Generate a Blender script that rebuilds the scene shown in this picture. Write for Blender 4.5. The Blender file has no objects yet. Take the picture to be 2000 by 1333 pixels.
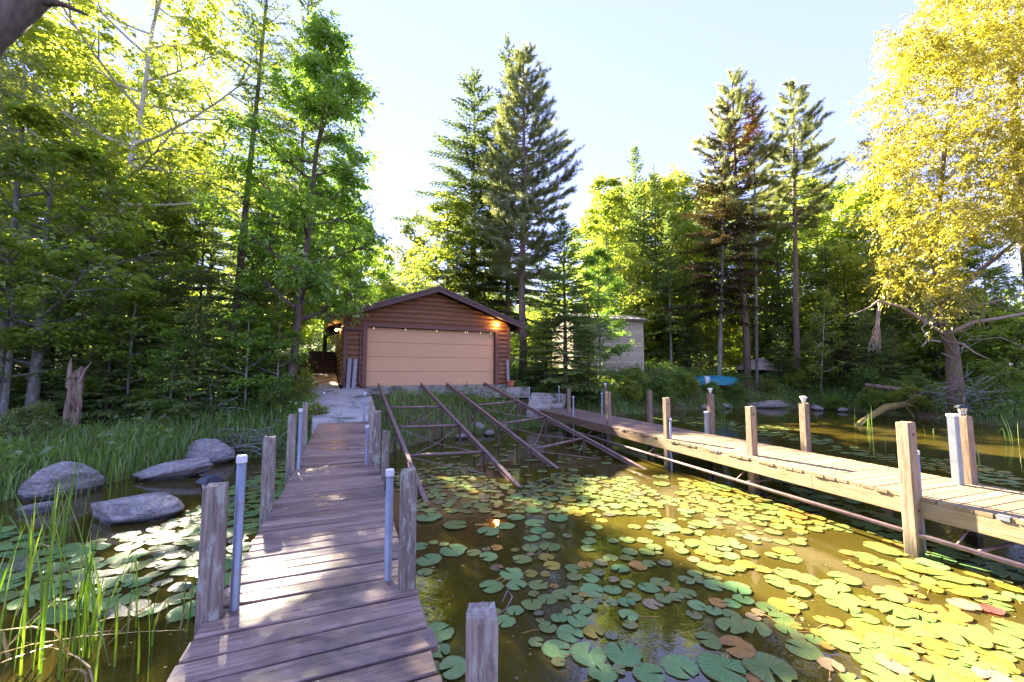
import bpy, math, random
import numpy as np
from mathutils import Vector, Matrix

# ------------------------------------------------------------------ camera
sc = bpy.context.scene
COL = sc.collection
F, CX, CY, CZ = 785.0, 1000.0, 666.5, 2.05
TH = math.atan(60 / 785.0)
cT, sT = math.cos(TH), math.sin(TH)
cam = bpy.data.cameras.new('camera')
cam.sensor_width = 36.0
cam.lens = F / 2000.0 * 36.0
cam.clip_start = 0.05
cam.clip_end = 3000
camo = bpy.data.objects.new('camera', cam)
COL.objects.link(camo)
camo.location = (0, 0, CZ)
camo.rotation_euler = (math.pi / 2 + TH, 0, 0)
sc.camera = camo

# ------------------------------------------------------------------ sky, sun, exposure
SUN_DIR = Vector((-0.633, 0.9484, 0.713)).normalized()
SUN_EL = math.asin(SUN_DIR.z)
SUN_AZ = math.atan2(SUN_DIR.x, SUN_DIR.y)          # clockwise from +Y
w = bpy.data.worlds.new('World')
sc.world = w
w.use_nodes = True
nt = w.node_tree
nt.nodes.clear()
sky = nt.nodes.new('ShaderNodeTexSky')
sky.sky_type = 'NISHITA'
sky.sun_disc = False
sky.sun_elevation = SUN_EL
sky.sun_rotation = SUN_AZ
sky.air_density = 1.0
sky.dust_density = 0.0
sky.ozone_density = 2.0
bg = nt.nodes.new('ShaderNodeBackground')
bg.inputs['Strength'].default_value = 0.0555
out = nt.nodes.new('ShaderNodeOutputWorld')
gm = nt.nodes.new('ShaderNodeGamma')                 # compresses sky brightness: softer range between the sun side and the far side
gm.inputs['Gamma'].default_value = 0.42
tn = nt.nodes.new('ShaderNodeMix')
tn.data_type = 'RGBA'
tn.blend_type = 'MULTIPLY'
tn.inputs[0].default_value = 1.0
tn.inputs[7].default_value = (1.36, 1.31, 2.3, 1)
nt.links.new(sky.outputs[0], gm.inputs[0])
nt.links.new(gm.outputs[0], tn.inputs[6])
nt.links.new(tn.outputs[2], bg.inputs['Color'])
nt.links.new(bg.outputs[0], out.inputs['Surface'])
sun = bpy.data.lights.new('sun', 'SUN')
sun.energy = 5.0
sun.angle = math.radians(0.6)
sun.color = (1.0, 0.87, 0.64)
suno = bpy.data.objects.new('sun', sun)
COL.objects.link(suno)
suno.rotation_euler = SUN_DIR.to_track_quat('Z', 'Y').to_euler()
sc.view_settings.view_transform = 'Standard'
sc.view_settings.look = 'None'
sc.view_settings.exposure = 3.32
sc.view_settings.gamma = 1.0
sc.view_settings.use_curve_mapping = False
sc.cycles.use_denoising = True
sc.cycles.max_bounces = 10
sc.cycles.diffuse_bounces = 8
sc.cycles.glossy_bounces = 3
sc.cycles.transmission_bounces = 5
sc.cycles.transparent_max_bounces = 6
sc.cycles.caustics_reflective = False
sc.cycles.caustics_refractive = False
sc.cycles.sample_clamp_indirect = 6.0

# ------------------------------------------------------------------ picture to place helpers
def ray(px, py):
    u = (px - CX) / F
    v = -(py - CY) / F
    return Vector((u, cT - v * sT, v * cT + sT))
def at_z(px, py, z=0.0):
    d = ray(px, py)
    return Vector((0, 0, CZ)) + d * ((z - CZ) / d.z)
def at_y(px, py, Y):
    d = ray(px, py)
    return Vector((0, 0, CZ)) + d * (Y / d.y)
def proj(x, y, z):
    zz = z - CZ
    f = y * cT + zz * sT
    v = -y * sT + zz * cT
    return CX + F * x / f, CY - F * v / f

# ------------------------------------------------------------------ mesh helpers
class MB:
    def __init__(self):
        self.v, self.f, self.n = [], [], 0
    def add(self, verts, faces):
        b = self.n
        self.v.extend(verts)
        self.f.extend([tuple(i + b for i in q) for q in faces])
        self.n += len(verts)
    def box(self, c, s, rz=0.0, rx=0.0, ry=0.0):
        M = Matrix.Rotation(rz, 3, 'Z') @ Matrix.Rotation(ry, 3, 'Y') @ Matrix.Rotation(rx, 3, 'X')
        vs = []
        for dx in (-.5, .5):
            for dy in (-.5, .5):
                for dz in (-.5, .5):
                    p = M @ Vector((dx * s[0], dy * s[1], dz * s[2]))
                    vs.append((p.x + c[0], p.y + c[1], p.z + c[2]))
        self.add(vs, [(0, 1, 3, 2), (4, 6, 7, 5), (0, 4, 5, 1), (2, 3, 7, 6), (0, 2, 6, 4), (1, 5, 7, 3)])
    def tube(self, pts, rad, n=8, cap=True, flat=1.0):
        pts = [Vector(p) for p in pts]
        if not hasattr(rad, '__len__'):
            rad = [rad] * len(pts)
        vs, fs = [], []
        prev = None
        for i, p in enumerate(pts):
            t = (pts[min(i + 1, len(pts) - 1)] - pts[max(i - 1, 0)])
            if t.length < 1e-9:
                t = Vector((0, 0, 1))
            t.normalize()
            if prev is None:
                a = Vector((1, 0, 0)) if abs(t.x) < .9 else Vector((0, 1, 0))
                prev = t.cross(a).normalized()
            u = (prev - t * prev.dot(t))
            u = u.normalized() if u.length > 1e-6 else t.orthogonal().normalized()
            prev = u
            b = t.cross(u)
            for k in range(n):
                an = 2 * math.pi * k / n
                q = p + (u * math.cos(an) + b * math.sin(an) * flat) * rad[i]
                vs.append((q.x, q.y, q.z))
        for i in range(len(pts) - 1):
            for k in range(n):
                k2 = (k + 1) % n
                fs.append((i * n + k, i * n + k2, (i + 1) * n + k2, (i + 1) * n + k))
        if cap:
            fs.append(tuple(range(n - 1, -1, -1)))
            fs.append(tuple(range((len(pts) - 1) * n, len(pts) * n)))
        self.add(vs, fs)
    def prism(self, poly, axis, a, b):
        """extrude a 2-D outline along an axis from a to b; poly pairs fill the other two axes in order"""
        n = len(poly)
        vs = []
        for t in (a, b):
            for (p, q) in poly:
                vs.append({'x': (t, p, q), 'y': (p, t, q), 'z': (p, q, t)}[axis])
        fs = [(k, (k + 1) % n, n + (k + 1) % n, n + k) for k in range(n)]
        fs += [tuple(range(n - 1, -1, -1)), tuple(range(n, 2 * n))]
        self.add(vs, fs)
    def mesh(self, name, smooth=False):
        me = bpy.data.meshes.new(name)
        me.from_pydata(self.v, [], self.f)
        fix(me)
        if smooth:
            me.polygons.foreach_set('use_smooth', [True] * len(me.polygons))
        return me
def fix(me):
    import bmesh
    bm = bmesh.new()
    bm.from_mesh(me)
    bmesh.ops.recalc_face_normals(bm, faces=bm.faces)
    bm.to_mesh(me)
    bm.free()
def np_mesh(name, V, Fc, attr=None):
    """V (n,3), Fc (m,k) integer; attr per-vertex float 'v'"""
    me = bpy.data.meshes.new(name)
    k = Fc.shape[1]
    me.vertices.add(len(V))
    me.vertices.foreach_set('co', V.astype(np.float32).ravel())
    me.loops.add(Fc.size)
    me.loops.foreach_set('vertex_index', Fc.astype(np.int32).ravel())
    me.polygons.add(len(Fc))
    me.polygons.foreach_set('loop_start', np.arange(0, Fc.size, k, dtype=np.int32))
    if attr is not None:
        a = me.attributes.new('v', 'FLOAT', 'POINT')
        a.data.foreach_set('value', attr.astype(np.float32))
    me.update(calc_edges=True)
    return me
def obj(name, me, mat, parent=None, loc=(0, 0, 0), rot=(0, 0, 0), scale=None):
    if mat is not None and not me.materials:
        me.materials.append(mat)
    o = bpy.data.objects.new(name, me)
    COL.objects.link(o)
    o.location = loc
    o.rotation_euler = rot
    if scale is not None:
        o.scale = scale
    if parent is not None:
        o.parent = parent
    if mat is not None and me.materials[0] is not mat:
        o.material_slots[0].link = 'OBJECT'
        o.material_slots[0].material = mat
    return o
def tag(o, label, cat, group=None):
    o['label'] = label
    o['category'] = cat
    if group:
        o['group'] = group
    return o
def thing(name, label, cat, loc=(0, 0, 0), rz=0.0, group=None):
    o = bpy.data.objects.new(name, None)
    COL.objects.link(o)
    o.empty_display_size = .2
    o.location = loc
    o.rotation_euler = (0, 0, rz)
    return tag(o, label, cat, group)
def structure(name, me, mat, parent=None):
    o = obj(name, me, mat, parent)
    if parent is None:
        o['kind'] = 'structure'
    return o
_board = {}
def board_mesh(l, wd, h, ch=.006):
    """a board along x with chamfered long edges; shared between alike boards"""
    key = (round(l, 3), round(wd, 3), round(h, 3))
    if key not in _board:
        a, b = wd / 2, h / 2
        m = MB()
        m.prism([(-a + ch, -b), (a - ch, -b), (a, -b + ch), (a, b - ch), (a - ch, b), (-a + ch, b), (-a, b - ch), (-a, -b + ch)], 'x', -l / 2, l / 2)
        _board[key] = m.mesh('board')
    return _board[key].copy() if False else _board[key]
def board(name, l, wd, h, mat, parent=None, loc=(0, 0, 0), rot=(0, 0, 0)):
    return obj(name, board_mesh(l, wd, h), mat, parent, loc, rot)

# ------------------------------------------------------------------ materials
def N(nt, t, **kw):
    n = nt.nodes.new(t)
    for k, v in kw.items():
        if k in n.inputs:
            n.inputs[k].default_value = v
        else:
            setattr(n, k, v)
    return n
def c4(c):
    return (c[0], c[1], c[2], 1.0)
def newmat(name):
    m = bpy.data.materials.new(name)
    m.use_nodes = True
    m.node_tree.nodes.clear()
    o = m.node_tree.nodes.new('ShaderNodeOutputMaterial')
    return m, m.node_tree, o
def mixcol(nt, a, b, fac, mode='MIX'):
    n = nt.nodes.new('ShaderNodeMix')
    n.data_type = 'RGBA'
    n.blend_type = mode
    n.clamp_result = False
    for sock, val in ((n.inputs[0], fac), (n.inputs[6], a), (n.inputs[7], b)):
        if isinstance(val, bpy.types.NodeSocket):
            nt.links.new(val, sock)
        elif isinstance(val, (tuple, list)):
            sock.default_value = c4(val)
        else:
            sock.default_value = val
    return n.outputs[2]
def ramp(nt, src, stops):
    r = nt.nodes.new('ShaderNodeValToRGB')
    e = r.color_ramp.elements
    while len(e) < len(stops):
        e.new(.5)
    for i, (p, c) in enumerate(stops):
        e[i].position = p
        e[i].color = c4(c) if isinstance(c, (tuple, list)) else (c, c, c, 1)
    nt.links.new(src, r.inputs[0])
    return r.outputs[0]
def math_n(nt, op, a, b=0.0):
    n = nt.nodes.new('ShaderNodeMath')
    n.operation = op
    for i, v in enumerate((a, b)):
        if isinstance(v, bpy.types.NodeSocket):
            nt.links.new(v, n.inputs[i])
        else:
            n.inputs[i].default_value = v
    return n.outputs[0]
def coords(nt, kind='Object', scale=(1, 1, 1), jitter=False, rot=(0, 0, 0)):
    tc = nt.nodes.new('ShaderNodeTexCoord')
    src = tc.outputs[kind]
    if kind == 'World':
        pass
    mp = nt.nodes.new('ShaderNodeMapping')
    mp.inputs['Scale'].default_value = scale
    mp.inputs['Rotation'].default_value = rot
    if jitter:
        oi = nt.nodes.new('ShaderNodeObjectInfo')
        mu = nt.nodes.new('ShaderNodeVectorMath')
        mu.operation = 'SCALE'
        mu.inputs[0].default_value = (37.0, 17.0, 53.0)
        nt.links.new(oi.outputs['Random'], mu.inputs['Scale'])
        ad = nt.nodes.new('ShaderNodeVectorMath')
        ad.operation = 'ADD'
        nt.links.new(src, ad.inputs[0])
        nt.links.new(mu.outputs[0], ad.inputs[1])
        src = ad.outputs[0]
    nt.links.new(src, mp.inputs['Vector'])
    return mp.outputs[0]
def world_pos(nt, scale=(1, 1, 1)):
    g = nt.nodes.new('ShaderNodeNewGeometry')
    mp = nt.nodes.new('ShaderNodeMapping')
    mp.inputs['Scale'].default_value = scale
    nt.links.new(g.outputs['Position'], mp.inputs['Vector'])
    return mp.outputs[0]
def noise(nt, vec, scale, detail=4.0, rough=.55, dist=0.0):
    n = N(nt, 'ShaderNodeTexNoise')
    n.inputs['Scale'].default_value = scale
    n.inputs['Detail'].default_value = detail
    n.inputs['Roughness'].default_value = rough
    n.inputs['Distortion'].default_value = dist
    nt.links.new(vec, n.inputs['Vector'])
    return n.outputs['Fac']
def bump(nt, h, strength=.3, dist=.01):
    b = nt.nodes.new('ShaderNodeBump')
    b.inputs['Strength'].default_value = strength
    b.inputs['Distance'].default_value = dist
    nt.links.new(h, b.inputs['Height'])
    return b.outputs[0]
def principled(nt, o, color, rough=.6, normal=None, metal=0.0, spec=.4):
    p = nt.nodes.new('ShaderNodeBsdfPrincipled')
    for sock, val in (('Base Color', color), ('Roughness', rough)):
        if isinstance(val, bpy.types.NodeSocket):
            nt.links.new(val, p.inputs[sock])
        elif isinstance(val, (tuple, list)):
            p.inputs[sock].default_value = c4(val)
        else:
            p.inputs[sock].default_value = val
    p.inputs['Metallic'].default_value = metal
    p.inputs['Specular IOR Level'].default_value = spec
    if normal is not None:
        nt.links.new(normal, p.inputs['Normal'])
    nt.links.new(p.outputs[0], o.inputs['Surface'])
    return p
def wood(name, light, dark, grain_axis='x', rough=(.45, .75), patch=None, patch_amt=.5, wet=None, vary=.5, bstr=.35, soak=False, crack=.7):
    m, nt, o = newmat(name)
    sc_ = {'x': (1.2, 22, 22), 'y': (22, 1.2, 22), 'z': (22, 22, 1.2)}[grain_axis]
    v = coords(nt, 'Object', sc_, jitter=True)
    g = noise(nt, v, 1.6, 6, .65, .6)
    g2 = noise(nt, v, 6.0, 3, .6)
    col = ramp(nt, g, [(.3, dark), (.52, [(a + b) / 2 for a, b in zip(light, dark)]), (.72, light)])
    oi = nt.nodes.new('ShaderNodeObjectInfo')
    val = math_n(nt, 'ADD', math_n(nt, 'MULTIPLY', oi.outputs['Random'], vary), 1 - vary / 2)
    vv = nt.nodes.new('ShaderNodeCombineXYZ')
    for i in range(3):
        nt.links.new(val, vv.inputs[i])
    col = mixcol(nt, col, vv.outputs[0], 1.0, 'MULTIPLY')
    # cracks and knots
    k = ramp(nt, g2, [(.34, 0.35), (.46, 1.0)])
    col = mixcol(nt, col, k, crack, 'MULTIPLY')
    if patch:
        pv = coords(nt, 'Object', (5, 5, 5) if grain_axis != 'z' else (14, 14, 3.5), jitter=True)
        pm = ramp(nt, noise(nt, pv, 1.5, 6, .7), [(.52, 0.0), (.60, 1.0)])
        col = mixcol(nt, col, patch, math_n(nt, 'MULTIPLY', pm, patch_amt))
    r = ramp(nt, g, [(.3, rough[0]), (.7, rough[1])])
    if wet:
        wv = world_pos(nt, (1.1, 2.2, 1))
        wm = ramp(nt, noise(nt, wv, 1.3, 4, .6, .4), [(.50, 0.0), (.62, 1.0)])
        col = mixcol(nt, col, wet, math_n(nt, 'MULTIPLY', wm, .75))
        r = mixcol(nt, r, (.24, .24, .24), math_n(nt, 'MULTIPLY', wm, .85))
    if soak:                      # dark, algae stained foot where the timber stands in water
        ge = nt.nodes.new('ShaderNodeNewGeometry')
        sp = nt.nodes.new('ShaderNodeSeparateXYZ')
        nt.links.new(ge.outputs['Position'], sp.inputs[0])
        wl = math_n(nt, 'ADD', sp.outputs[2], math_n(nt, 'MULTIPLY', g, .35))
        wm = ramp(nt, wl, [(.22, 1.0), (.48, 0.0)])
        col = mixcol(nt, col, (.035, .032, .018), math_n(nt, 'MULTIPLY', wm, .85))
    principled(nt, o, col, r, bump(nt, math_n(nt, 'ADD', g, math_n(nt, 'MULTIPLY', g2, .5)), bstr, .004))
    return m
def rough_mat(name, a, b, scale=4.0, rough=.8, bs=.4, bd=.01, c=None, cs=1.0, stretch=(1, 1, 1), metal=0.0, jitter=True, spec=.35, cthr=(.5, .62)):
    m, nt, o = newmat(name)
    v = coords(nt, 'Object', stretch, jitter=jitter)
    n1 = noise(nt, v, scale, 6, .65)
    col = ramp(nt, n1, [(.3, a), (.7, b)])
    if c is not None:
        col = mixcol(nt, col, c, ramp(nt, noise(nt, v, cs, 5, .7), [(cthr[0], 0.0), (cthr[1], 1.0)]))
    n2 = noise(nt, v, scale * 5, 4, .6)
    principled(nt, o, col, rough, bump(nt, math_n(nt, 'ADD', n1, math_n(nt, 'MULTIPLY', n2, .35)), bs, bd), metal, spec)
    return m
def leaf_mat(name, a, b, trans=.5, tint=(1.12, 1.08, .6), gloss=.06, vary=.25, autumn=None):
    m, nt, o = newmat(name)
    at = nt.nodes.new('ShaderNodeAttribute')
    at.attribute_name = 'v'
    oi = nt.nodes.new('ShaderNodeObjectInfo')
    f = math_n(nt, 'ADD', at.outputs['Fac'], math_n(nt, 'MULTIPLY', math_n(nt, 'SUBTRACT', oi.outputs['Random'], .5), vary))
    stops = [(0.05, a), (.9, b)]
    if autumn:
        stops = [(0.05, a), (.86, b), (.97, autumn)]
    col = ramp(nt, f, stops)
    d = nt.nodes.new('ShaderNodeBsdfDiffuse')
    t = nt.nodes.new('ShaderNodeBsdfTranslucent')
    g = nt.nodes.new('ShaderNodeBsdfGlossy')
    g.inputs['Roughness'].default_value = .38
    g.inputs['Color'].default_value = (.9, .95, 1, 1)
    nt.links.new(col, d.inputs['Color'])
    tc = mixcol(nt, col, tint, 1.0, 'MULTIPLY')
    nt.links.new(tc, t.inputs['Color'])
    m1 = nt.nodes.new('ShaderNodeMixShader')
    m1.inputs[0].default_value = trans
    nt.links.new(d.outputs[0], m1.inputs[1])
    nt.links.new(t.outputs[0], m1.inputs[2])
    m2 = nt.nodes.new('ShaderNodeMixShader')
    m2.inputs[0].default_value = gloss
    nt.links.new(m1.outputs[0], m2.inputs[1])
    nt.links.new(g.outputs[0], m2.inputs[2])
    nt.links.new(m2.outputs[0], o.inputs['Surface'])
    return m
def emit_mat(name, c, s):
    m, nt, o = newmat(name)
    e = nt.nodes.new('ShaderNodeEmission')
    e.inputs[0].default_value = c4(c)
    e.inputs[1].default_value = s
    nt.links.new(e.outputs[0], o.inputs['Surface'])
    return m

M = {}
M['deck'] = wood('wet_deck_plank', (.46, .325, .25), (.15, .092, .072), 'x', (.36, .58), wet=(.12, .085, .075), vary=.5)
M['deck_pale'] = wood('pale_deck_plank', (.42, .30, .20), (.20, .12, .07), 'x', (.5, .75), vary=.4)
M['deck_old'] = wood('old_brown_plank', (.30, .20, .15), (.13, .08, .055), 'x', (.5, .75), vary=.4)
M['deck_new'] = wood('new_pine_plank', (.37, .285, .165), (.23, .155, .078), 'x', (.5, .7), vary=.35)
M['fascia_new'] = wood('new_pine_fascia', (.40, .32, .19), (.27, .19, .09), 'x', (.55, .75), vary=.2)
M['fascia_old'] = wood('old_fascia', (.30, .20, .11), (.12, .075, .04), 'x', (.6, .8), vary=.3)
M['stringer'] = wood('dark_stringer', (.10, .065, .05), (.04, .026, .02), 'x', (.6, .85))
M['post'] = wood('weathered_post', (.42, .34, .26), (.13, .10, .078), 'z', (.6, .85), patch=(.40, .42, .33), patch_amt=.8, soak=True)
M['post_pale'] = wood('sunbleached_post', (.36, .26, .17), (.14, .095, .06), 'z', (.6, .85), patch=(.30, .27, .20), patch_amt=.5, soak=True)
M['grey_board'] = wood('grey_board', (.36, .37, .38), (.22, .22, .23), 'z', (.6, .8), vary=.2)
M['log'] = wood('stained_log', (.31, .135, .05), (.12, .05, .02), 'x', (.38, .6), vary=.35, bstr=.25)
M['trim'] = wood('brown_trim', (.21, .085, .045), (.11, .043, .024), 'x', (.4, .6), vary=.2)
M['trim_v'] = wood('brown_trim_upright', (.21, .085, .045), (.11, .043, .024), 'z', (.4, .6), vary=.2)
M['rake'] = wood('brown_rake_board', (.14, .072, .05), (.06, .03, .022), 'x', (.4, .6), vary=.2)
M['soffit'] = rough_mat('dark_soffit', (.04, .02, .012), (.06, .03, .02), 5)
M['shingle'] = rough_mat('brown_shingle', (.06, .045, .04), (.12, .09, .075), 12, .9)
M['door'] = wood('tan_door_panel', (.74, .44, .215), (.64, .37, .175), 'x', (.55, .7), vary=.06, bstr=.12, crack=.18)
M['brown_metal'] = rough_mat('brown_painted_metal', (.11, .055, .045), (.15, .08, .065), 3, .4, .1, .003)
M['concrete'] = rough_mat('concrete', (.40, .375, .34), (.56, .53, .48), 2.5, .9, .4, .006, c=(.17, .16, .12), cs=1.3, jitter=False)
M['concrete_dark'] = rough_mat('mossy_concrete', (.24, .22, .175), (.42, .39, .33), 2.2, .9, .5, .01, c=(.10, .11, .05), cs=1.5, jitter=False)
M['rust'] = rough_mat('rusty_steel', (.15, .09, .08), (.34, .23, .20), 9, .55, .3, .004, c=(.30, .20, .17), cs=5, metal=.25)
M['rust_dark'] = rough_mat('dark_rust', (.055, .03, .026), (.15, .085, .07), 9, .6, .3, .004, metal=.2)
M['galv'] = rough_mat('galvanised_pipe', (.22, .25, .29), (.32, .35, .39), 7, .45, .1, .002, c=(.30, .22, .16), cs=2.2, metal=.5, cthr=(.56, .68))
M['cap'] = rough_mat('white_cap', (.70, .70, .70), (.82, .82, .82), 3, .5, .05, .002)
M['timber'] = rough_mat('dark_sleeper', (.05, .038, .028), (.14, .10, .07), 5, .85, .5, .01, stretch=(.4, 5, 5))
M['terracotta'] = rough_mat('terracotta', (.42, .13, .06), (.52, .19, .09), 6, .8, .2, .003)
M['black'] = rough_mat('black_plastic', (.015, .017, .022), (.03, .032, .04), 8, .38, .1, .002)
M['white_paint'] = rough_mat('white_paint', (.66, .66, .64), (.78, .78, .76), 4, .5, .1, .002)
M['solar'] = rough_mat('solar_panel', (.03, .06, .12), (.05, .10, .2), 8, .15, .05, .001, spec=.8)
M['rock'] = rough_mat('boulder_stone', (.11, .10, .105), (.30, .28, .27), 5.5, .85, 1.0, .05, c=(.075, .07, .075), cs=2.2)
def rock_mat():
    m, nt, o = newmat('boulder_stone')
    v = coords(nt, 'Object', (1, 1, 1), jitter=True)
    vl = coords(nt, 'Object', (2.0, 2.0, 9.0), jitter=True, rot=(.5, .3, 0))
    n1 = noise(nt, v, 3.0, 8, .7)
    n2 = noise(nt, vl, 2.0, 6, .65, .8)
    n3 = noise(nt, v, 22.0, 5, .7)
    col = ramp(nt, n2, [(.28, (.19, .17, .155)), (.5, (.40, .365, .33)), (.72, (.58, .53, .48))])
    col = mixcol(nt, col, ramp(nt, n3, [(.35, .55), (.62, 1.15)]), .8, 'MULTIPLY')
    col = mixcol(nt, col, (.30, .32, .24), ramp(nt, noise(nt, v, 4.5, 6, .75), [(.58, 0.0), (.66, .8)]))
    g = nt.nodes.new('ShaderNodeNewGeometry')
    sp = nt.nodes.new('ShaderNodeSeparateXYZ')
    nt.links.new(g.outputs['Position'], sp.inputs[0])
    wl = math_n(nt, 'ADD', sp.outputs[2], math_n(nt, 'MULTIPLY', n1, .06))
    wet = ramp(nt, math_n(nt, 'MULTIPLY', wl, 4.0), [(.34, 1.0), (.52, 0.0)])
    col = mixcol(nt, col, (.025, .024, .022), math_n(nt, 'MULTIPLY', wet, .85))
    r = mixcol(nt, (.85, .85, .85), (.2, .2, .2), wet)
    h = math_n(nt, 'ADD', math_n(nt, 'ADD', n1, n2), math_n(nt, 'MULTIPLY', n3, .35))
    principled(nt, o, col, r, bump(nt, h, 1.0, .06))
    return m
M['rock'] = rock_mat()
M['soil'] = rough_mat('dark_root_soil', (.03, .02, .014), (.09, .06, .04), 3, .95, .8, .03)
M['bark_pine'] = rough_mat('pine_bark', (.13, .095, .08), (.33, .235, .19), 3.0, .9, 1.0, .03, stretch=(3.5, 3.5, .9))
M['bark_dark'] = rough_mat('dark_bark', (.075, .058, .047), (.20, .15, .12), 3.2, .9, 1.0, .02, stretch=(4, 4, .9))
M['bark_grey'] = rough_mat('lichen_grey_bark', (.14, .125, .10), (.30, .29, .25), 3.0, .9, .7, .015, c=(.34, .38, .30), cs=3.5, stretch=(3, 3, 1))
M['bark_birch'] = rough_mat('birch_bark', (.42, .38, .33), (.60, .57, .52), 3.0, .75, .3, .008, c=(.07, .055, .045), cs=2.2, stretch=(1.5, 1.5, 6), cthr=(.58, .66))
M['bark_willow'] = rough_mat('willow_bark', (.10, .07, .05), (.30, .215, .15), 4.0, .9, 1.0, .02, c=(.16, .14, .03), cs=1.2, stretch=(3, 3, 1))
M['dead_wood'] = rough_mat('bleached_dead_wood', (.28, .20, .14), (.52, .41, .31), 5.0, .85, .5, .01, stretch=(4, 4, 1))
M['snag'] = rough_mat('rotten_snag', (.20, .11, .06), (.48, .38, .29), 2.6, .9, 1.2, .04, c=(.10, .05, .03), cs=2.2, stretch=(4, 4, .8))
M['lichen_wood'] = rough_mat('lichen_covered_wood', (.22, .24, .19), (.42, .46, .38), 8, .9, .5, .01)
M['moss_log'] = rough_mat('mossy_log', (.17, .125, .03), (.36, .28, .06), 5, .95, .8, .02, c=(.24, .15, .09), cs=1.6)
M['siding'] = wood('weathered_shed_siding', (.62, .54, .38), (.45, .385, .27), 'x', (.6, .8), vary=.34, bstr=.3)
M['shed_roof'] = rough_mat('shed_roof', (.30, .27, .25), (.46, .42, .40), 7, .8, .4, .01)
M['teal'] = rough_mat('teal_hull_paint', (.008, .20, .27), (.015, .27, .35), 3, .35, .1, .003, c=(.02, .14, .17), cs=3)
M['tarp'] = rough_mat('tan_boat_cover', (.30, .26, .21), (.44, .39, .33), 2.2, .85, .7, .03)
M['glass'] = rough_mat('dark_window_glass', (.02, .022, .02), (.045, .045, .035), 3, .08, .02, .001, spec=.8)
M['lamp_glow'] = emit_mat('lamp_glow', (1.0, .50, .12), 30.0)
M['bulb'] = emit_mat('bulb_glow', (1.0, .86, .62), .13)
M['clear'] = rough_mat('frosted_lantern_pane', (.55, .55, .48), (.70, .69, .6), 5, .25, .05, .001)

# ground and water
def ground_mat():
    m, nt, o = newmat('forest_floor')
    v = world_pos(nt)
    n1 = noise(nt, v, .55, 6, .6)
    n2 = noise(nt, v, 5.0, 6, .7)
    n3 = noise(nt, v, 30.0, 3, .6)
    litter = ramp(nt, n2, [(.3, (.07, .046, .028)), (.7, (.20, .135, .08))])
    green = ramp(nt, n2, [(.3, (.045, .085, .02)), (.7, (.14, .20, .05))])
    col = mixcol(nt, litter, green, ramp(nt, n1, [(.42, 0.0), (.58, 1.0)]))
    h = math_n(nt, 'ADD', n2, math_n(nt, 'MULTIPLY', n3, .5))
    principled(nt, o, col, .95, bump(nt, h, .8, .05), spec=.2)
    return m
M['ground'] = ground_mat()
M['lawn'] = rough_mat('mown_lawn', (.085, .125, .022), (.17, .21, .045), 3, .95, .6, .02, c=(.25, .20, .09), cs=.6, jitter=False)
def water_mat():
    m, nt, o = newmat('pond_water')
    v = world_pos(nt, (1, 1, 1))
    big = noise(nt, v, .6, 3, .5)
    rip = noise(nt, v, 7.0, 3, .55, .5)
    fine = noise(nt, world_pos(nt, (1.6, 3.2, 1)), 16.0, 2, .5)
    # small wind ripples come in patches
    patch = ramp(nt, noise(nt, v, .45, 3, .5), [(.48, .10), (.66, 1.0)])
    h = math_n(nt, 'ADD', math_n(nt, 'MULTIPLY', rip, .55), math_n(nt, 'MULTIPLY', math_n(nt, 'MULTIPLY', fine, patch), .6))
    nrm = bump(nt, h, .055, .05)
    mur = ramp(nt, big, [(.3, (.085, .066, .010)), (.7, (.135, .104, .018))])
    d = nt.nodes.new('ShaderNodeBsdfDiffuse')
    nt.links.new(mur, d.inputs['Color'])
    t = nt.nodes.new('ShaderNodeBsdfTransparent')
    t.inputs[0].default_value = (.55, .48, .22, 1)
    m1 = nt.nodes.new('ShaderNodeMixShader')
    m1.inputs[0].default_value = .40
    nt.links.new(d.outputs[0], m1.inputs[1])
    nt.links.new(t.outputs[0], m1.inputs[2])
    g = nt.nodes.new('ShaderNodeBsdfGlossy')
    g.inputs['Roughness'].default_value = .015
    nt.links.new(nrm, g.inputs['Normal'])
    fr = nt.nodes.new('ShaderNodeFresnel')
    fr.inputs['IOR'].default_value = 1.95
    nt.links.new(nrm, fr.inputs['Normal'])
    m2 = nt.nodes.new('ShaderNodeMixShader')
    nt.links.new(fr.outputs[0], m2.inputs[0])
    nt.links.new(m1.outputs[0], m2.inputs[1])
    nt.links.new(g.outputs[0], m2.inputs[2])
    nt.links.new(m2.outputs[0], o.inputs['Surface'])
    return m
M['water'] = water_mat()
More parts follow.
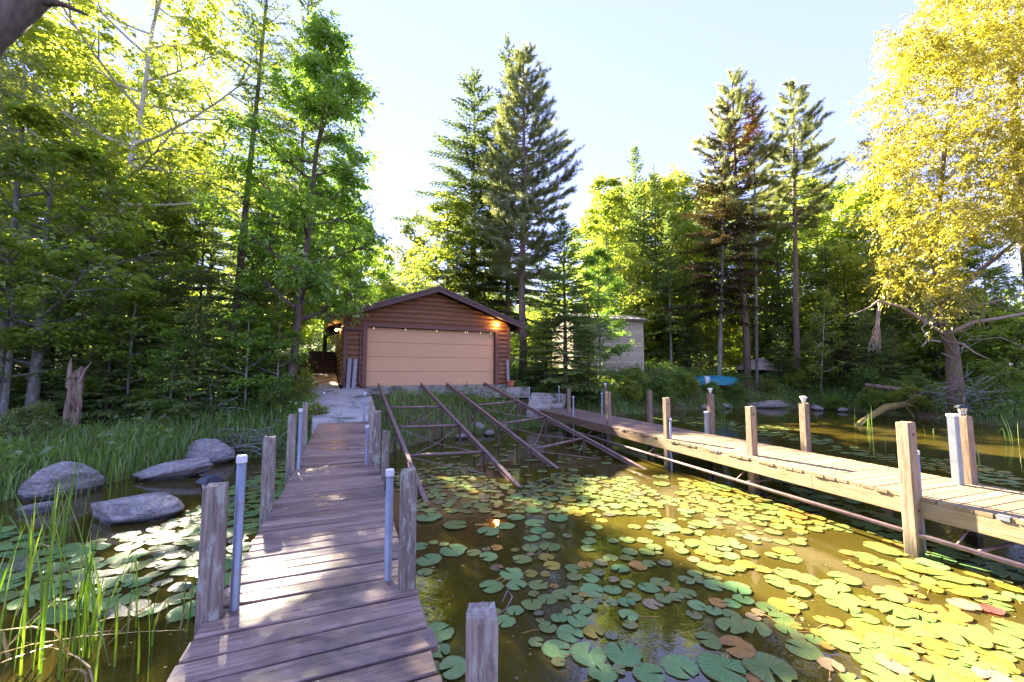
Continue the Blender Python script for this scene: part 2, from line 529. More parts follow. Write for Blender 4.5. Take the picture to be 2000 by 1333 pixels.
def pad_mat(name, a, b, spot=None, spot_amt=.6, trans=.18):
    m, nt, o = newmat(name)
    tc = nt.nodes.new('ShaderNodeTexCoord')
    sep = nt.nodes.new('ShaderNodeSeparateXYZ')
    nt.links.new(tc.outputs['Object'], sep.inputs[0])
    ang = math_n(nt, 'ARCTAN2', sep.outputs[1], sep.outputs[0])
    vein = math_n(nt, 'POWER', math_n(nt, 'ABSOLUTE', math_n(nt, 'COSINE', math_n(nt, 'MULTIPLY', ang, 9.0))), 14.0)
    v = coords(nt, 'Object', (1, 1, 1), jitter=True)
    n1 = noise(nt, v, 3.0, 5, .6)
    oi = nt.nodes.new('ShaderNodeObjectInfo')
    f = math_n(nt, 'ADD', math_n(nt, 'MULTIPLY', n1, .6), math_n(nt, 'MULTIPLY', oi.outputs['Random'], .5))
    col = ramp(nt, f, [(.25, a), (.8, b)])
    col = mixcol(nt, col, (1.5, 1.4, 1.1), math_n(nt, 'MULTIPLY', vein, .5), 'MULTIPLY')
    rad = math_n(nt, 'SQRT', math_n(nt, 'ADD', math_n(nt, 'MULTIPLY', sep.outputs[0], sep.outputs[0]), math_n(nt, 'MULTIPLY', sep.outputs[1], sep.outputs[1])))
    rim = ramp(nt, math_n(nt, 'ADD', rad, math_n(nt, 'MULTIPLY', n1, .16)), [(.98, 0.0), (1.0, 1.0)])
    col = mixcol(nt, col, (.20, .14, .05), math_n(nt, 'MULTIPLY', rim, .45))
    speck = ramp(nt, noise(nt, v, 17.0, 4, .7), [(.66, 0.0), (.72, 1.0)])
    col = mixcol(nt, col, (.16, .10, .04), math_n(nt, 'MULTIPLY', speck, .35))
    if spot:
        s = ramp(nt, noise(nt, v, 2.2, 5, .7), [(.54, 0.0), (.60, 1.0)])
        col = mixcol(nt, col, spot, math_n(nt, 'MULTIPLY', s, spot_amt))
    p = nt.nodes.new('ShaderNodeBsdfPrincipled')
    nt.links.new(col, p.inputs['Base Color'])
    p.inputs['Roughness'].default_value = .27
    p.inputs['Specular IOR Level'].default_value = .75
    hh = math_n(nt, 'ADD', math_n(nt, 'MULTIPLY', vein, -.4), n1)
    nt.links.new(bump(nt, hh, .35, .02), p.inputs['Normal'])
    t = nt.nodes.new('ShaderNodeBsdfTranslucent')
    nt.links.new(col, t.inputs['Color'])
    mx = nt.nodes.new('ShaderNodeMixShader')
    mx.inputs[0].default_value = trans
    nt.links.new(p.outputs[0], mx.inputs[1])
    nt.links.new(t.outputs[0], mx.inputs[2])
    nt.links.new(mx.outputs[0], o.inputs['Surface'])
    return m
PADM = {
    'g': pad_mat('green_pad', (.12, .27, .085), (.24, .41, .12), (.24, .22, .05), .25),
    'l': pad_mat('sunlit_tone_pad', (.13, .215, .05), (.21, .285, .07), (.26, .22, .05), .3),  # same leaf as the green pad, sunlit tone painted into the colour
    'y': pad_mat('yellow_pad', (.32, .27, .03), (.43, .35, .04), (.34, .17, .04), .45),
    'o': pad_mat('orange_pad', (.40, .19, .035), (.50, .28, .05), (.25, .11, .05), .6),
    'b': pad_mat('pinkish_brown_pad', (.34, .25, .13), (.46, .33, .18), (.24, .15, .08), .5),
    'd': pad_mat('dull_grey_green_pad', (.13, .17, .10), (.19, .23, .13), (.10, .07, .05), .5),
    'r': pad_mat('red_pad', (.42, .05, .05), (.5, .09, .07), (.35, .15, .06), .4),
}
# foliage
M['lf_maple'] = leaf_mat('maple_leaf', (.19, .33, .05), (.45, .57, .09), .6)
M['lf_birch'] = leaf_mat('birch_leaf', (.22, .33, .05), (.50, .55, .085), .63, autumn=(.50, .42, .05))
M['lf_ash'] = leaf_mat('ash_leaf', (.15, .32, .05), (.36, .55, .085), .6)
M['lf_bg'] = leaf_mat('woodland_leaf', (.19, .31, .05), (.49, .56, .09), .64, vary=.5, autumn=(.46, .40, .05))
M['lf_willow'] = leaf_mat('yellow_willow_leaf', (.34, .32, .035), (.55, .50, .06), .52, tint=(1.08, 1.05, .6), autumn=(.66, .52, .06))
M['lf_grey'] = leaf_mat('greyish_leaf', (.16, .23, .075), (.36, .40, .13), .45, autumn=(.27, .20, .08))
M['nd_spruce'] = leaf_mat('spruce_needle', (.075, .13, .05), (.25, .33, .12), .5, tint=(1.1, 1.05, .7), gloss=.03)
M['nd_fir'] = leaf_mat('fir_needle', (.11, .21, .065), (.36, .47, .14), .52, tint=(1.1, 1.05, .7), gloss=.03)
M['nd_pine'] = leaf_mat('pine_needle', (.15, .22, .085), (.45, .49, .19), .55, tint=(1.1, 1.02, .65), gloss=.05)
M['nd_rust'] = leaf_mat('dead_rust_needle', (.16, .055, .018), (.34, .14, .045), .3, tint=(1.1, .9, .6), gloss=.02)
M['nd_brown'] = leaf_mat('browned_fir_needle', (.06, .05, .025), (.16, .12, .05), .25, tint=(1.1, .95, .6), gloss=.02)
M['grass'] = leaf_mat('bank_grass', (.13, .29, .06), (.36, .53, .11), .52, gloss=.05, autumn=(.27, .22, .10))
M['weed'] = leaf_mat('undergrowth_leaf', (.09, .22, .045), (.32, .46, .08), .55, autumn=(.24, .15, .05))
M['reed'] = leaf_mat('reed_blade', (.12, .27, .02), (.28, .44, .03), .5, gloss=.07)
M['reed_dead'] = leaf_mat('dead_reed', (.34, .20, .07), (.50, .33, .13), .3)
M['shrub'] = leaf_mat('pale_shrub_leaf', (.14, .23, .06), (.36, .44, .12), .5)
M['blossom'] = leaf_mat('pink_blossom', (.45, .22, .34), (.6, .34, .45), .3)

# ------------------------------------------------------------------ terrain
SHORE = np.array([(-600, -60), (-60, -4), (-25, 2.5), (-12, 5.2), (-8.4, 6.2), (-7.4, 7.6), (-7.1, 9.6), (-5.6, 9.9), (-4.9, 9.55), (-3.15, 9.6), (-2.95, 11.0),
                  (-2.4, 12.4), (-1.0, 13.6), (.35, 14.8), (1.9, 15.6), (2.6, 17.6), (4.8, 18.9), (8.0, 21.2), (13.5, 23.2), (17.2, 22.3), (18.2, 19.0), (18.7, 14.6),
                  (22, 10), (32, 4), (60, -4), (600, -60)], float)
CTRL = np.array([(-3, 15.2, 1.22), (-5.8, 13.8, 1.30), (0, 16.9, 1.2), (-4.1, 10.2, .78), (-5.2, 12, 1.02), (-7.0, 14.6, 1.42), (-8.7, 18.2, 1.92), (-9.6, 20.6, 3.0), (-9.3, 26, 3.5), (-13, 25, 3.4), (-10, 32, 4.15), (-14, 31, 4.1),
                 (-6, 36, 4.5), (-10.5, 16, 1.7), (-11, 10.2, .5), (-9, 9.5, .38), (-12, 14, 1.3), (-16, 13, 1.4), (-16, 20, 2.6), (-22, 12, 1.4), (-8, 12, .85),
                 (.6, 17.6, 1.1), (2.6, 19.6, 1.0), (1.2, 20.5, 1.95), (-1, 20, 2.0), (3.5, 22, 1.8), (6, 24, 2.25), (8.5, 24.5, 2.25), (7, 21.8, 1.0), (12, 25, 1.75), (15, 25.3, 1.65),
                 (13.5, 23.8, .95), (19, 24.5, 1.2), (21, 20, 1.0), (21, 15, .9), (26, 26, 2.2), (10, 34, 3.2), (25, 40, 3.5), (-25, 40, 4.2), (0, 50, 4.2), (40, 60, 4.5), (-40, 60, 5), (60, 20, 2), (-60, 20, 2.5)])
def shore_dist(P):
    A, B = SHORE[:-1], SHORE[1:]
    d = np.full(len(P), 1e9)
    for a, b in zip(A, B):
        ab = b - a
        t = np.clip(((P - a) @ ab) / (ab @ ab), 0, 1)
        q = a + t[:, None] * ab
        d = np.minimum(d, np.hypot(*(P - q).T))
    poly = np.vstack([SHORE, [(600, -2000), (-600, -2000)]])
    inside = np.zeros(len(P), bool)
    j = len(poly) - 1
    for i in range(len(poly)):
        xi, yi = poly[i]
        xj, yj = poly[j]
        cond = ((yi > P[:, 1]) != (yj > P[:, 1]))
        xs = (xj - xi) * (P[:, 1] - yi) / (yj - yi + 1e-12) + xi
        inside ^= cond & (P[:, 0] < xs)
        j = i
    return np.where(inside, -d, d)
def vnoise(P, s, seed=0):
    """cheap smooth value noise"""
    r = np.random.RandomState(seed)
    out = np.zeros(len(P))
    for k in range(5):
        a = r.uniform(0, 2 * np.pi)
        f = s * r.uniform(.6, 1.7)
        out += np.sin((P[:, 0] * np.cos(a) + P[:, 1] * np.sin(a)) * f + r.uniform(0, 6.28))
    return out / 5
def heights(P):
    P = np.asarray(P, float)
    d = shore_dist(P)
    dx = P[:, None, 0] - CTRL[None, :, 0]
    dy = P[:, None, 1] - CTRL[None, :, 1]
    wt = 1.0 / (dx * dx + dy * dy + .15) ** 1.6
    h = (wt * CTRL[None, :, 2]).sum(1) / wt.sum(1)
    t = np.clip(d / 2.2, 0, 1)
    s = t * t * (3 - 2 * t)
    lip = np.clip(d / .25, 0, 1) * .14
    up = lip + (h - .14) * s + vnoise(P, 1.1, 3) * .07 * np.clip(d, 0, 1) + vnoise(P, 3.1, 4) * .03 * np.clip(d, 0, 1)
    down = -np.clip(-d * .45, 0, 1.3) - .02
    return np.where(d > 0, up, down)
def ground_z(x, y):
    return float(heights([(x, y)])[0])
def terrain():
    xs = np.concatenate([[-700, -300, -150, -90, -60, -45], np.arange(-36, -17, 1.0), np.arange(-17, 24, .3), np.arange(24, 44, 1.0), [50, 60, 90, 150, 300, 700]])
    ys = np.concatenate([[-700, -200, -60, -20, -8], np.arange(-2, 5, 1.0), np.arange(5, 27, .3), np.arange(27, 50, 1.0), [56, 64, 80, 120, 250, 700]])
    X, Y = np.meshgrid(xs, ys)
    P = np.c_[X.ravel(), Y.ravel()]
    Z = heights(P)
    nx, ny = len(xs), len(ys)
    idx = np.arange(nx * ny).reshape(ny, nx)
    Fc = np.c_[idx[:-1, :-1].ravel(), idx[:-1, 1:].ravel(), idx[1:, 1:].ravel(), idx[1:, :-1].ravel()]
    me = np_mesh('ground', np.c_[P, Z], Fc)
    me.polygons.foreach_set('use_smooth', [True] * len(me.polygons))
    structure('ground', me, M['ground'])
    # lawn behind the boathouse
    xs, ys = np.arange(-17, -4.9, .5), np.arange(21.0, 33, .5)
    X, Y = np.meshgrid(xs, ys)
    P = np.c_[X.ravel(), Y.ravel()]
    Z = heights(P) + .03
    nx, ny = len(xs), len(ys)
    idx = np.arange(nx * ny).reshape(ny, nx)
    Fc = np.c_[idx[:-1, :-1].ravel(), idx[:-1, 1:].ravel(), idx[1:, 1:].ravel(), idx[1:, :-1].ravel()]
    structure('lawn', np_mesh('lawn', np.c_[P, Z], Fc), M['lawn'])
    m = MB()
    m.add([(-700, -700, 0), (700, -700, 0), (700, 60, 0), (-700, 60, 0)], [(0, 1, 2, 3)])
    structure('water', m.mesh('water'), M['water'])
terrain()

# ------------------------------------------------------------------ concrete: ramps, apron, walkway
def slab(name, quads, th, mat):
    m = MB()
    for q in quads:
        top = [tuple(p) for p in q]
        bot = [(p[0], p[1], p[2] - th) for p in q]
        m.add(top + bot, [(0, 1, 2, 3), (7, 6, 5, 4), (0, 4, 5, 1), (1, 5, 6, 2), (2, 6, 7, 3), (3, 7, 4, 0)])
    return structure(name, m.mesh(name), mat)
GL = Vector((-5.186, 14.365, 0))              # left jamb of the boathouse door, at the ground plan
GA = math.radians(25.486)
def gw(a, b, z=0.0):
    """boathouse frame (a along the wall to the right, b to the back) to the place"""
    return Vector((GL.x + a * math.cos(GA) - b * math.sin(GA), GL.y + a * math.sin(GA) + b * math.cos(GA), z))
FLOOR = 1.53
p1, p2 = gw(-1.9, -.15, 1.47), gw(-.12, -.72, 1.47)
slab('concrete_ramp', [[(-4.82, 9.84, .86), (-3.22, 9.84, .86), (-4.55, 13.05, 1.33), (-6.6, 13.05, 1.33)]], .5, M['concrete'])
slab('concrete_landing', [[(-6.6, 13.06, 1.335), (-4.57, 13.06, 1.335), tuple(gw(-.22, -.55, 1.475)), tuple(gw(-1.9, -.1, 1.475))]], .5, M['concrete'])
slab('walkway', [[tuple(gw(-2.0, -.08, 1.48)), tuple(gw(-.86, -.08, 1.48)), tuple(gw(-.86, 4.6, 1.99)), tuple(gw(-2.0, 4.6, 1.99))]], .4, M['concrete'])
slab('boathouse_apron', [[tuple(gw(-.2, -.55, 1.47)), tuple(gw(6.25, -.55, 1.42)), tuple(gw(6.25, .02, 1.42)), tuple(gw(-.2, .02, 1.47))]], .42, M['concrete_dark'])
slab('side_ramp', [[(.55, 15.35, .66), (1.95, 16.05, .66), tuple(gw(8.0, -.6, 1.12)), tuple(gw(6.2, -.9, 1.22))]], .35, M['concrete_dark'])

# ------------------------------------------------------------------ boathouse
def MB_box(size, c):
    m = MB()
    m.box(c, size)
    return m.mesh('box')
def boathouse():
    B = thing('boathouse', 'brown log sided boathouse with a wide tan overhead door and low gable', 'boathouse', (GL.x, GL.y, FLOOR), GA)
    a0, a1, ac, apex = -.78, 5.62, 2.48, 3.70          # wall ends, ridge, ridge height above the floor
    eave_l, eave_r = -1.30, 6.12
    pitch = .352
    depth = 8.0
    DW, DH = 4.95, 2.13
    ch = .178
    # foundation and closed wall core
    m = MB()
    m.box(((a0 + a1) / 2, depth / 2, -.3), (a1 - a0 - .02, depth, .6))
    obj('foundation', m.mesh('foundation'), M['concrete_dark'], B)
    m = MB()
    zt = lambda a: apex - .16 - abs(a - ac) * pitch
    for y0, y1 in ((.10, .18), (depth - .1, depth)):
        segs = [[(a0, .0), (0 - .02, 0), (-.02, zt(-.02)), (a0, zt(a0))], [(-.02, DH + .02), (DW + .02, DH + .02), (DW + .02, zt(DW)), (ac, zt(ac)), (-.02, zt(-.02))],
                [(DW + .02, 0), (a1, 0), (a1, zt(a1)), (DW + .02, zt(DW + .02))]]
        for s in segs:
            m.prism(s, 'y', y0, y1)
    for x0, x1 in ((a0, a0 + .08), (a1 - .08, a1)):
        m.box(((x0 + x1) / 2, depth / 2, zt(a0) / 2), (x1 - x0, depth - .4, zt(a0)))
    obj('wall', m.mesh('wall'), M['soffit'], B)
    # log courses: half round profile
    def log(l0, l1, z, slant=None, side=None):
        mb = MB()
        prof = []
        for k in range(7):
            t = k / 6
            prof.append((-.045 * math.sin(math.pi * (.08 + .84 * t)) , z + ch * t))
        prof = [(.09, z)] + prof + [(.09, z + ch)]
        if side is None:
            n = len(prof)
            vs = []
            for e in (0, 1):
                for (y, zz) in prof:
                    x = l0 if e == 0 else l1
                    if slant:
                        # cut to the roof line
                        lim = (apex - .13 - zz) / pitch
                        x = max(l0, ac - lim) if e == 0 else min(l1, ac + lim)
                    vs.append((x, y, zz))
            fs = [(k, k + 1, n + k + 1, n + k) for k in range(n - 1)] + [tuple(range(n - 1, -1, -1)), tuple(range(n, 2 * n))]
            mb.add(vs, fs)
        else:
            if side < 0:
                mb.prism([(a0 + y - .003, zz) for y, zz in prof], 'y', l0, l1)
            else:
                mb.prism([(a1 - y + .003, zz) for y, zz in prof], 'y', l0, l1)
        obj('log', mb.mesh('log'), M['log'], B)
    k = 0
    z = 0.02
    while z < apex - .25:
        lim = (apex - .13 - z - ch) / pitch
        if z + ch < DH + .12:
            log(a0 + .1, -.16, z)
            log(DW + .16, a1 - .1, z)
        else:
            l0, l1 = max(a0 + .1, ac - lim - ch / pitch), min(a1 - .1, ac + lim + ch / pitch)
            log(l0, l1, z, slant=True)
        if z + ch < zt(a0):
            log(.12, depth, z, side=-1)
            log(.12, depth, z, side=1)
        z += ch
    # corner boards, door casing
    for a in (a0 + .045, a1 - .045):
        board('corner_board', zt(a0) - .02, .10, .10, M['trim_v'], B, (a, -.012, zt(a0) / 2), (0, -math.pi / 2, 0))
    for a in (-.085, DW + .085):
        board('door_jamb', DH + .14, .14, .15, M['trim_v'], B, (a, -.01, (DH + .14) / 2), (0, -math.pi / 2, 0)).rotation_euler = (0, -math.pi / 2, 0)
    board('door_lintel', DW + .028, .15, .13, M['trim'], B, (DW / 2, -.012, DH + .073))
    # overhead door of four panels
    d = obj('door', None or MB_box((DW + .02, .03, DH), (DW / 2, .16, DH / 2)), M['soffit'], B)
    for i in range(4):
        h = DH / 4
        mm = MB()
        c_ = .010
        y0, y1 = .085, .14
        z0, z1 = i * h + .003, (i + 1) * h - .003
        mm.prism([(y1, z0), (y0 + c_, z0), (y0, z0 + c_), (y0, z1 - c_), (y0 + c_, z1), (y1, z1)], 'x', .006, DW - .006)
        obj('door_panel', mm.mesh('door_panel'), M['door'], d)
    # roof
    fo = -.46
    def roofz(a):
        return apex - abs(a - ac) * pitch
    th = .05
    for (e, nm) in ((eave_l, 0), (eave_r, 1)):
        mm = MB()
        mm.prism([(ac, apex + .002), (e, roofz(e)), (e, roofz(e) + th), (ac, apex + th)], 'y', fo, depth + .4)
        rf = obj('roof', mm.mesh('roof'), M['shingle'], B)
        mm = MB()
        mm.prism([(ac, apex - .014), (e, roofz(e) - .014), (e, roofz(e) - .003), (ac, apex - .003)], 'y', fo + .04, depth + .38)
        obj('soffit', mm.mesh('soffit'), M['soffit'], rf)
        # rake board under the roof edge
        mm = MB()
        e2 = e
        mm.prism([(ac, apex - .165), (e2, roofz(e2) - .15), (e2, roofz(e2) - .001), (ac, apex - .001)], 'y', fo - .005, fo + .035)
        obj('rake_board', mm.mesh('rake_board'), M['rake'], rf)
        mm = MB()
        mm.prism([(ac, apex + .004), (e, roofz(e) + .004), (e, roofz(e) + th + .012), (ac, apex + th + .012)], 'y', fo - .035, fo - .006)
        obj('drip_edge', mm.mesh('drip_edge'), M['brown_metal'], rf)
        # eave gutter
        mm = MB()
        s = -1 if e < ac else 1
        g = [(e, roofz(e) - .0), (e + s * .10, roofz(e) + .0), (e + s * .11, roofz(e) - .04), (e + s * .07, roofz(e) - .11), (e, roofz(e) - .11)]
        mm.prism(g, 'y', fo, depth + .35)
        obj('gutter', mm.mesh('gutter'), M['brown_metal'], rf)
    # downspouts
    mm = MB()
    zL = roofz(eave_l)
    mm.tube([(eave_l - .03, -.40, zL - .12), (eave_l + .1, -.38, zL - .2), (eave_l + .35, -.2, zL - .34), (-.36, -.06, 2.13 - .14), (-.24, -.055, 1.95), (-.24, -.055, .10), (-.15, -.16, .0), (-.02, -.5, -.16)], .034, 8)
    obj('downspout', mm.mesh('downspout', True), M['brown_metal'], B)
    mm = MB()
    zR = roofz(eave_r)
    mm.tube([(eave_r + .05, .35, zR - .11), (eave_r, .35, zR - .2), (a1 + .10, .35, zR - .50), (a1 + .06, .35, zR - .62), (a1 + .06, .35, .1)], .034, 8)
    obj('downspout', mm.mesh('downspout', True), M['brown_metal'], B)
    # twin head flood light at the left, round lamp at the right, lit soffit lamps by the left wall
    fl = thing('flood_light', 'small black and white flood light high on the boathouse left corner', 'light', gw(-.36, -.06, FLOOR + 2.48), GA)
    mm = MB(); mm.tube([(0, .05, 0), (0, -.03, 0)], .05, 12); mm.tube([(0, -.02, 0), (0, -.09, .02)], .018, 8)
    obj('bracket', mm.mesh('bracket'), M['black'], fl)
    mm = MB(); mm.tube([(0, -.07, .03), (0, -.10, .025), (0, -.16, .0)], [.04, .065, .075], 14)
    obj('head', mm.mesh('head', True), M['black'], fl)
    mm = MB(); mm.tube([(0, -.161, 0), (0, -.166, -.002)], [.062, .058], 14)
    obj('lens', mm.mesh('lens'), M['cap'], fl)
    def lamp(pos, label, r=.045, watts=6):
        t = thing('wall_lamp', label, 'lamp', pos, GA)
        mm = MB(); mm.tube([(0, .06, 0), (0, .0, 0)], [r * 1.25, r * 1.1], 12)
        obj('base', mm.mesh('base'), M['brown_metal'], t)
        mm = MB(); mm.tube([(0, 0, 0), (0, -.03, 0), (0, -.07, 0), (0, -.095, 0), (0, -.11, 0)], [r * .6, r * .95, r, r * .7, r * .1], 12)
        obj('bulb', mm.mesh('bulb', True), M['lamp_glow'], t)
        L = bpy.data.lights.new('lamp_light', 'POINT')
        L.energy = watts
        L.color = (1, .52, .16)
        L.shadow_soft_size = .05
        lo = bpy.data.objects.new('lamp_light', L)
        COL.objects.link(lo)
        lo.parent = t
        lo.location = (0, -.17, 0)
    lamp(gw(5.02, -.06, FLOOR + 2.44), 'glowing orange lamp at the right end of the boathouse front', .05, 1.8)
    lamp(gw(a0 - .16, 1.1, FLOOR + 2.62), 'glowing orange lamp under the boathouse eave, upper of the two', .05, 1.2)
    lamp(gw(a0 - .16, 2.6, FLOOR + 2.22), 'glowing orange lamp under the boathouse eave, lower of the two', .05, 1.2)
    # string of bulbs along the door head
    s = thing('bulb_string', 'string of small white bulbs hung along the door head', 'string lights', gw(DW / 2, -.03, FLOOR + DH - .01), GA)
    pts = [(-DW / 2 + DW * t / 24, -.065, .004 - .015 * math.sin(t / 24 * math.pi * 6) ** 2) for t in range(25)]
    mm = MB(); mm.tube(pts, .004, 5)
    obj('cable', mm.mesh('cable'), M['black'], s)
    for a in (.2, 1.32, 2.5, 3.65, 3.74, 4.3, 4.74):
        mm = MB(); mm.tube([(0, 0, 0), (0, 0, -.02), (.004, 0, -.045), (.004, 0, -.06)], [.008, .015, .017, .003], 8)
        obj('bulb', mm.mesh('bulb', True), M['bulb'], s, (a - DW / 2, -.068, -.012))
boathouse()

# things leaning on or standing by the boathouse
def leaning_board(a, b, z0, h, wd, lean, label, tilt=0.0):
    p = gw(a, b, z0)
    o = board('leaning_board', h, wd, .035, M['grey_board'], None, (0, 0, 0))
    # stand the board up, lean it back to the wall
    R = Matrix.Rotation(GA, 4, 'Z') @ Matrix.Rotation(-lean, 4, 'X') @ Matrix.Rotation(tilt, 4, 'Y') @ Matrix.Rotation(-math.pi / 2, 4, 'Y') @ Matrix.Rotation(math.pi / 2, 4, 'X')
    o.matrix_world = Matrix.Translation(p) @ R @ Matrix.Translation((h / 2, 0, 0))
    tag(o, label, 'board')
leaning_board(-.62, -.30, 1.47, 1.05, .125, .19, 'grey board leaning on the boathouse corner, farther from the downspout', .05)
leaning_board(-.44, -.30, 1.47, 1.04, .125, .19, 'grey board leaning on the boathouse wall, next to the downspout', .06)
leaning_board(5.50, -.16, 1.44, 1.10, .11, .08, 'tall pale grey board standing behind the terracotta pot')
def pot():
    p = gw(5.52, -.36, 1.425)
    t = thing('flower_pot', 'terracotta flower pot beside the right corner of the boathouse', 'pot', p)
    m = MB()
    prof = [(.10, 0), (.145, .20), (.148, .205)]
    m.tube([(0, 0, 0), (0, 0, .2)], [.105, .145], 20)
    obj('body', m.mesh('body', True), M['terracotta'], t)
    m = MB()
    m.tube([(0, 0, .195), (0, 0, .2), (0, 0, .265), (0, 0, .268), (0, 0, .235)], [.150, .168, .172, .150, .142], 20)
    obj('rim', m.mesh('rim'), M['terracotta'], t)
    m = MB()
    m.tube([(0, 0, .22), (0, 0, .24)], [.138, .13], 16)
    obj('soil', m.mesh('soil'), M['soil'], t)
pot()

# timber steps and side walls going up to the lawn
def steps():
    t = thing('timber_steps', 'dark timber steps rising beside the boathouse to the lawn', 'steps', gw(-1.45, 4.6, 1.99), GA)
    for i in range(6):
        board('timber', 1.12, .16, .165, M['timber'], t, (0, .1 + i * .27, .085 + i * .168))
        board('lit_edge_strip', 1.10, .05, .022, M['fascia_old'], t, (0, .1 + i * .27 - .075, .178 + i * .168))  # pale strip added to stand for the lit top edge of each timber
        if i:
            m = MB()
            m.box((0, .1 + i * .27 + .17, i * .168 + .03), (1.1, .28, .2))
            obj('tread', m.mesh('tread'), M['soil'], t)
    w = thing('retaining_wall', 'stacked dark timber retaining wall on the far side of the steps', 'retaining wall', gw(-2.12, 2.0, 1.3), GA)
    rnd = random.Random(4)
    for k in range(9):
        l = 1.2 + k * .32 if k < 7 else 3.4
        board('timber', 3.6 - max(0, k - 4) * .35, .15, .16, M['timber'], w, (rnd.uniform(-.02, .02), 1.5 + max(0, k - 4) * .18, .08 + k * .168), (0, 0, math.pi / 2 + rnd.uniform(-.008, .008)))
    w2 = thing('retaining_wall', 'low dark timber wall in the bank beyond the steps', 'retaining wall', gw(-2.9, 3.6, 1.5), GA)
    for k in range(7):
        board('timber', 1.35, .15, .16, M['timber'], w2, (rnd.uniform(-.02, .02), rnd.uniform(-.015, .015) + k * .02, .08 + k * .17))
steps()

# ------------------------------------------------------------------ docks
def loc_of(T, p):
    R = Matrix.Rotation(-T.rotation_euler.z, 3, 'Z')
    return R @ (Vector(p) - T.location)
_postn = [0]
def post_mesh(wd, h, seed, round_top=.012):
    """square timber with worn corners, a checked, uneven top and slight twist"""
    r = random.Random(seed)
    m = MB()
    a = wd / 2
    ch = wd * .09
    base = [(-a + ch, -a), (a - ch, -a), (a, -a + ch), (a, a - ch), (a - ch, a), (-a + ch, a), (-a, a - ch), (-a, -a + ch)]
    lev = [0, h * .35, h * .7, h - .03, h]
    vs = []
    for li, z in enumerate(lev):
        k = 1.0 if li < 4 else .93
        for i, (x, y) in enumerate(base):
            j = r.uniform(-.004, .004)
            vs.append((x * k + j, y * k + r.uniform(-.004, .004), z + (r.uniform(-.012, .012) if li == 4 else 0)))
    n = 8
    fs = []
    for l in range(len(lev) - 1):
        for k in range(n):
            fs.append((l * n + k, l * n + (k + 1) % n, (l + 1) * n + (k + 1) % n, (l + 1) * n + k))
    c0 = len(vs)
    vs.append((r.uniform(-.01, .01), r.uniform(-.01, .01), h - .012))
    t0 = (len(lev) - 1) * n
    for k in range(n):
        fs.append((t0 + k, t0 + (k + 1) % n, c0))
    fs.append(tuple(range(n - 1, -1, -1)))
    m.add(vs, fs)
    return m.mesh('post')
def add_post(T, base, top_px, mat, wd=.12, zlow=-.9, name='post'):
    """base: place of the foot at the deck or water level; top_px: picture row of the top"""
    top = at_y(CX, top_px, base.y).z
    _postn[0] += 1
    p = loc_of(T, (base.x, base.y, zlow))
    return obj(name, post_mesh(wd, top - zlow, _postn[0]), mat, T, p, (0, 0, 0)), top
def add_pipe(T, base, top_px, r=.029, zlow=-.9, cap=True):
    top = at_y(CX, top_px, base.y).z
    m = MB()
    m.tube([(0, 0, 0), (0, 0, top - zlow)], r, 14)
    p = obj('pipe', m.mesh('pipe', True), M['galv'], T, loc_of(T, (base.x, base.y, zlow)))
    for f in p.data.polygons:
        if len(f.vertices) > 4:
            f.use_smooth = False
    if cap:
        m = MB()
        m.tube([(0, 0, top - zlow - .035), (0, 0, top - zlow + .006), (0, 0, top - zlow + .012)], [r * 1.18, r * 1.18, r * 1.0], 14)
        obj('pipe_cap', m.mesh('pipe_cap'), M['cap'], p)
    return p
def lantern(pos, label, size=.13, stake=0.0):
    t = thing('solar_lantern', label, 'lantern', pos, .35)
    s = size
    if stake:
        m = MB()
        m.tube([(0, 0, 0), (0, 0, stake)], .012, 8)
        obj('stake', m.mesh('stake'), M['black'], t)
    z = stake
    m = MB()
    m.tube([(0, 0, z), (0, 0, z + s * .12)], [s * .36, s * .36], 4)
    obj('base', m.mesh('base'), M['black'], t)
    m = MB()
    m.tube([(0, 0, z + s * .12), (0, 0, z + s * .9)], [s * .31, s * .47], 4)
    g = obj('pane', m.mesh('pane'), M['clear'], t)
    m = MB()
    for k in range(4):
        a = math.pi / 2 * k
        m.tube([(math.cos(a) * s * .34, math.sin(a) * s * .34, z + s * .1), (math.cos(a) * s * .51, math.sin(a) * s * .51, z + s * .92)], s * .045, 4)
        b = a + math.pi / 4
        m.tube([(math.cos(b) * s * .245, math.sin(b) * s * .245, z + s * .12), (math.cos(b) * s * .35, math.sin(b) * s * .35, z + s * .9)], s * .018, 4)
        for f_, q in ((.5, .405), (.95, .5)):
            m.tube([(math.cos(a) * s * q, math.sin(a) * s * q, z + s * f_), (math.cos(a + math.pi / 2) * s * q, math.sin(a + math.pi / 2) * s * q, z + s * f_)], s * .022, 4)
    obj('frame', m.mesh('frame'), M['black'], t)
    m = MB()
    m.tube([(0, 0, z + s * .92), (0, 0, z + s * .97), (0, 0, z + s * 1.22), (0, 0, z + s * 1.25)], [s * .78, s * .80, s * .50, s * .46], 4)
    rf = obj('roof', m.mesh('roof'), M['black'], t)
    m = MB()
    m.tube([(0, 0, z + s * 1.252), (0, 0, z + s * 1.262)], s * .38, 4)
    obj('solar_panel', m.mesh('solar_panel'), M['solar'], rf)
    return t

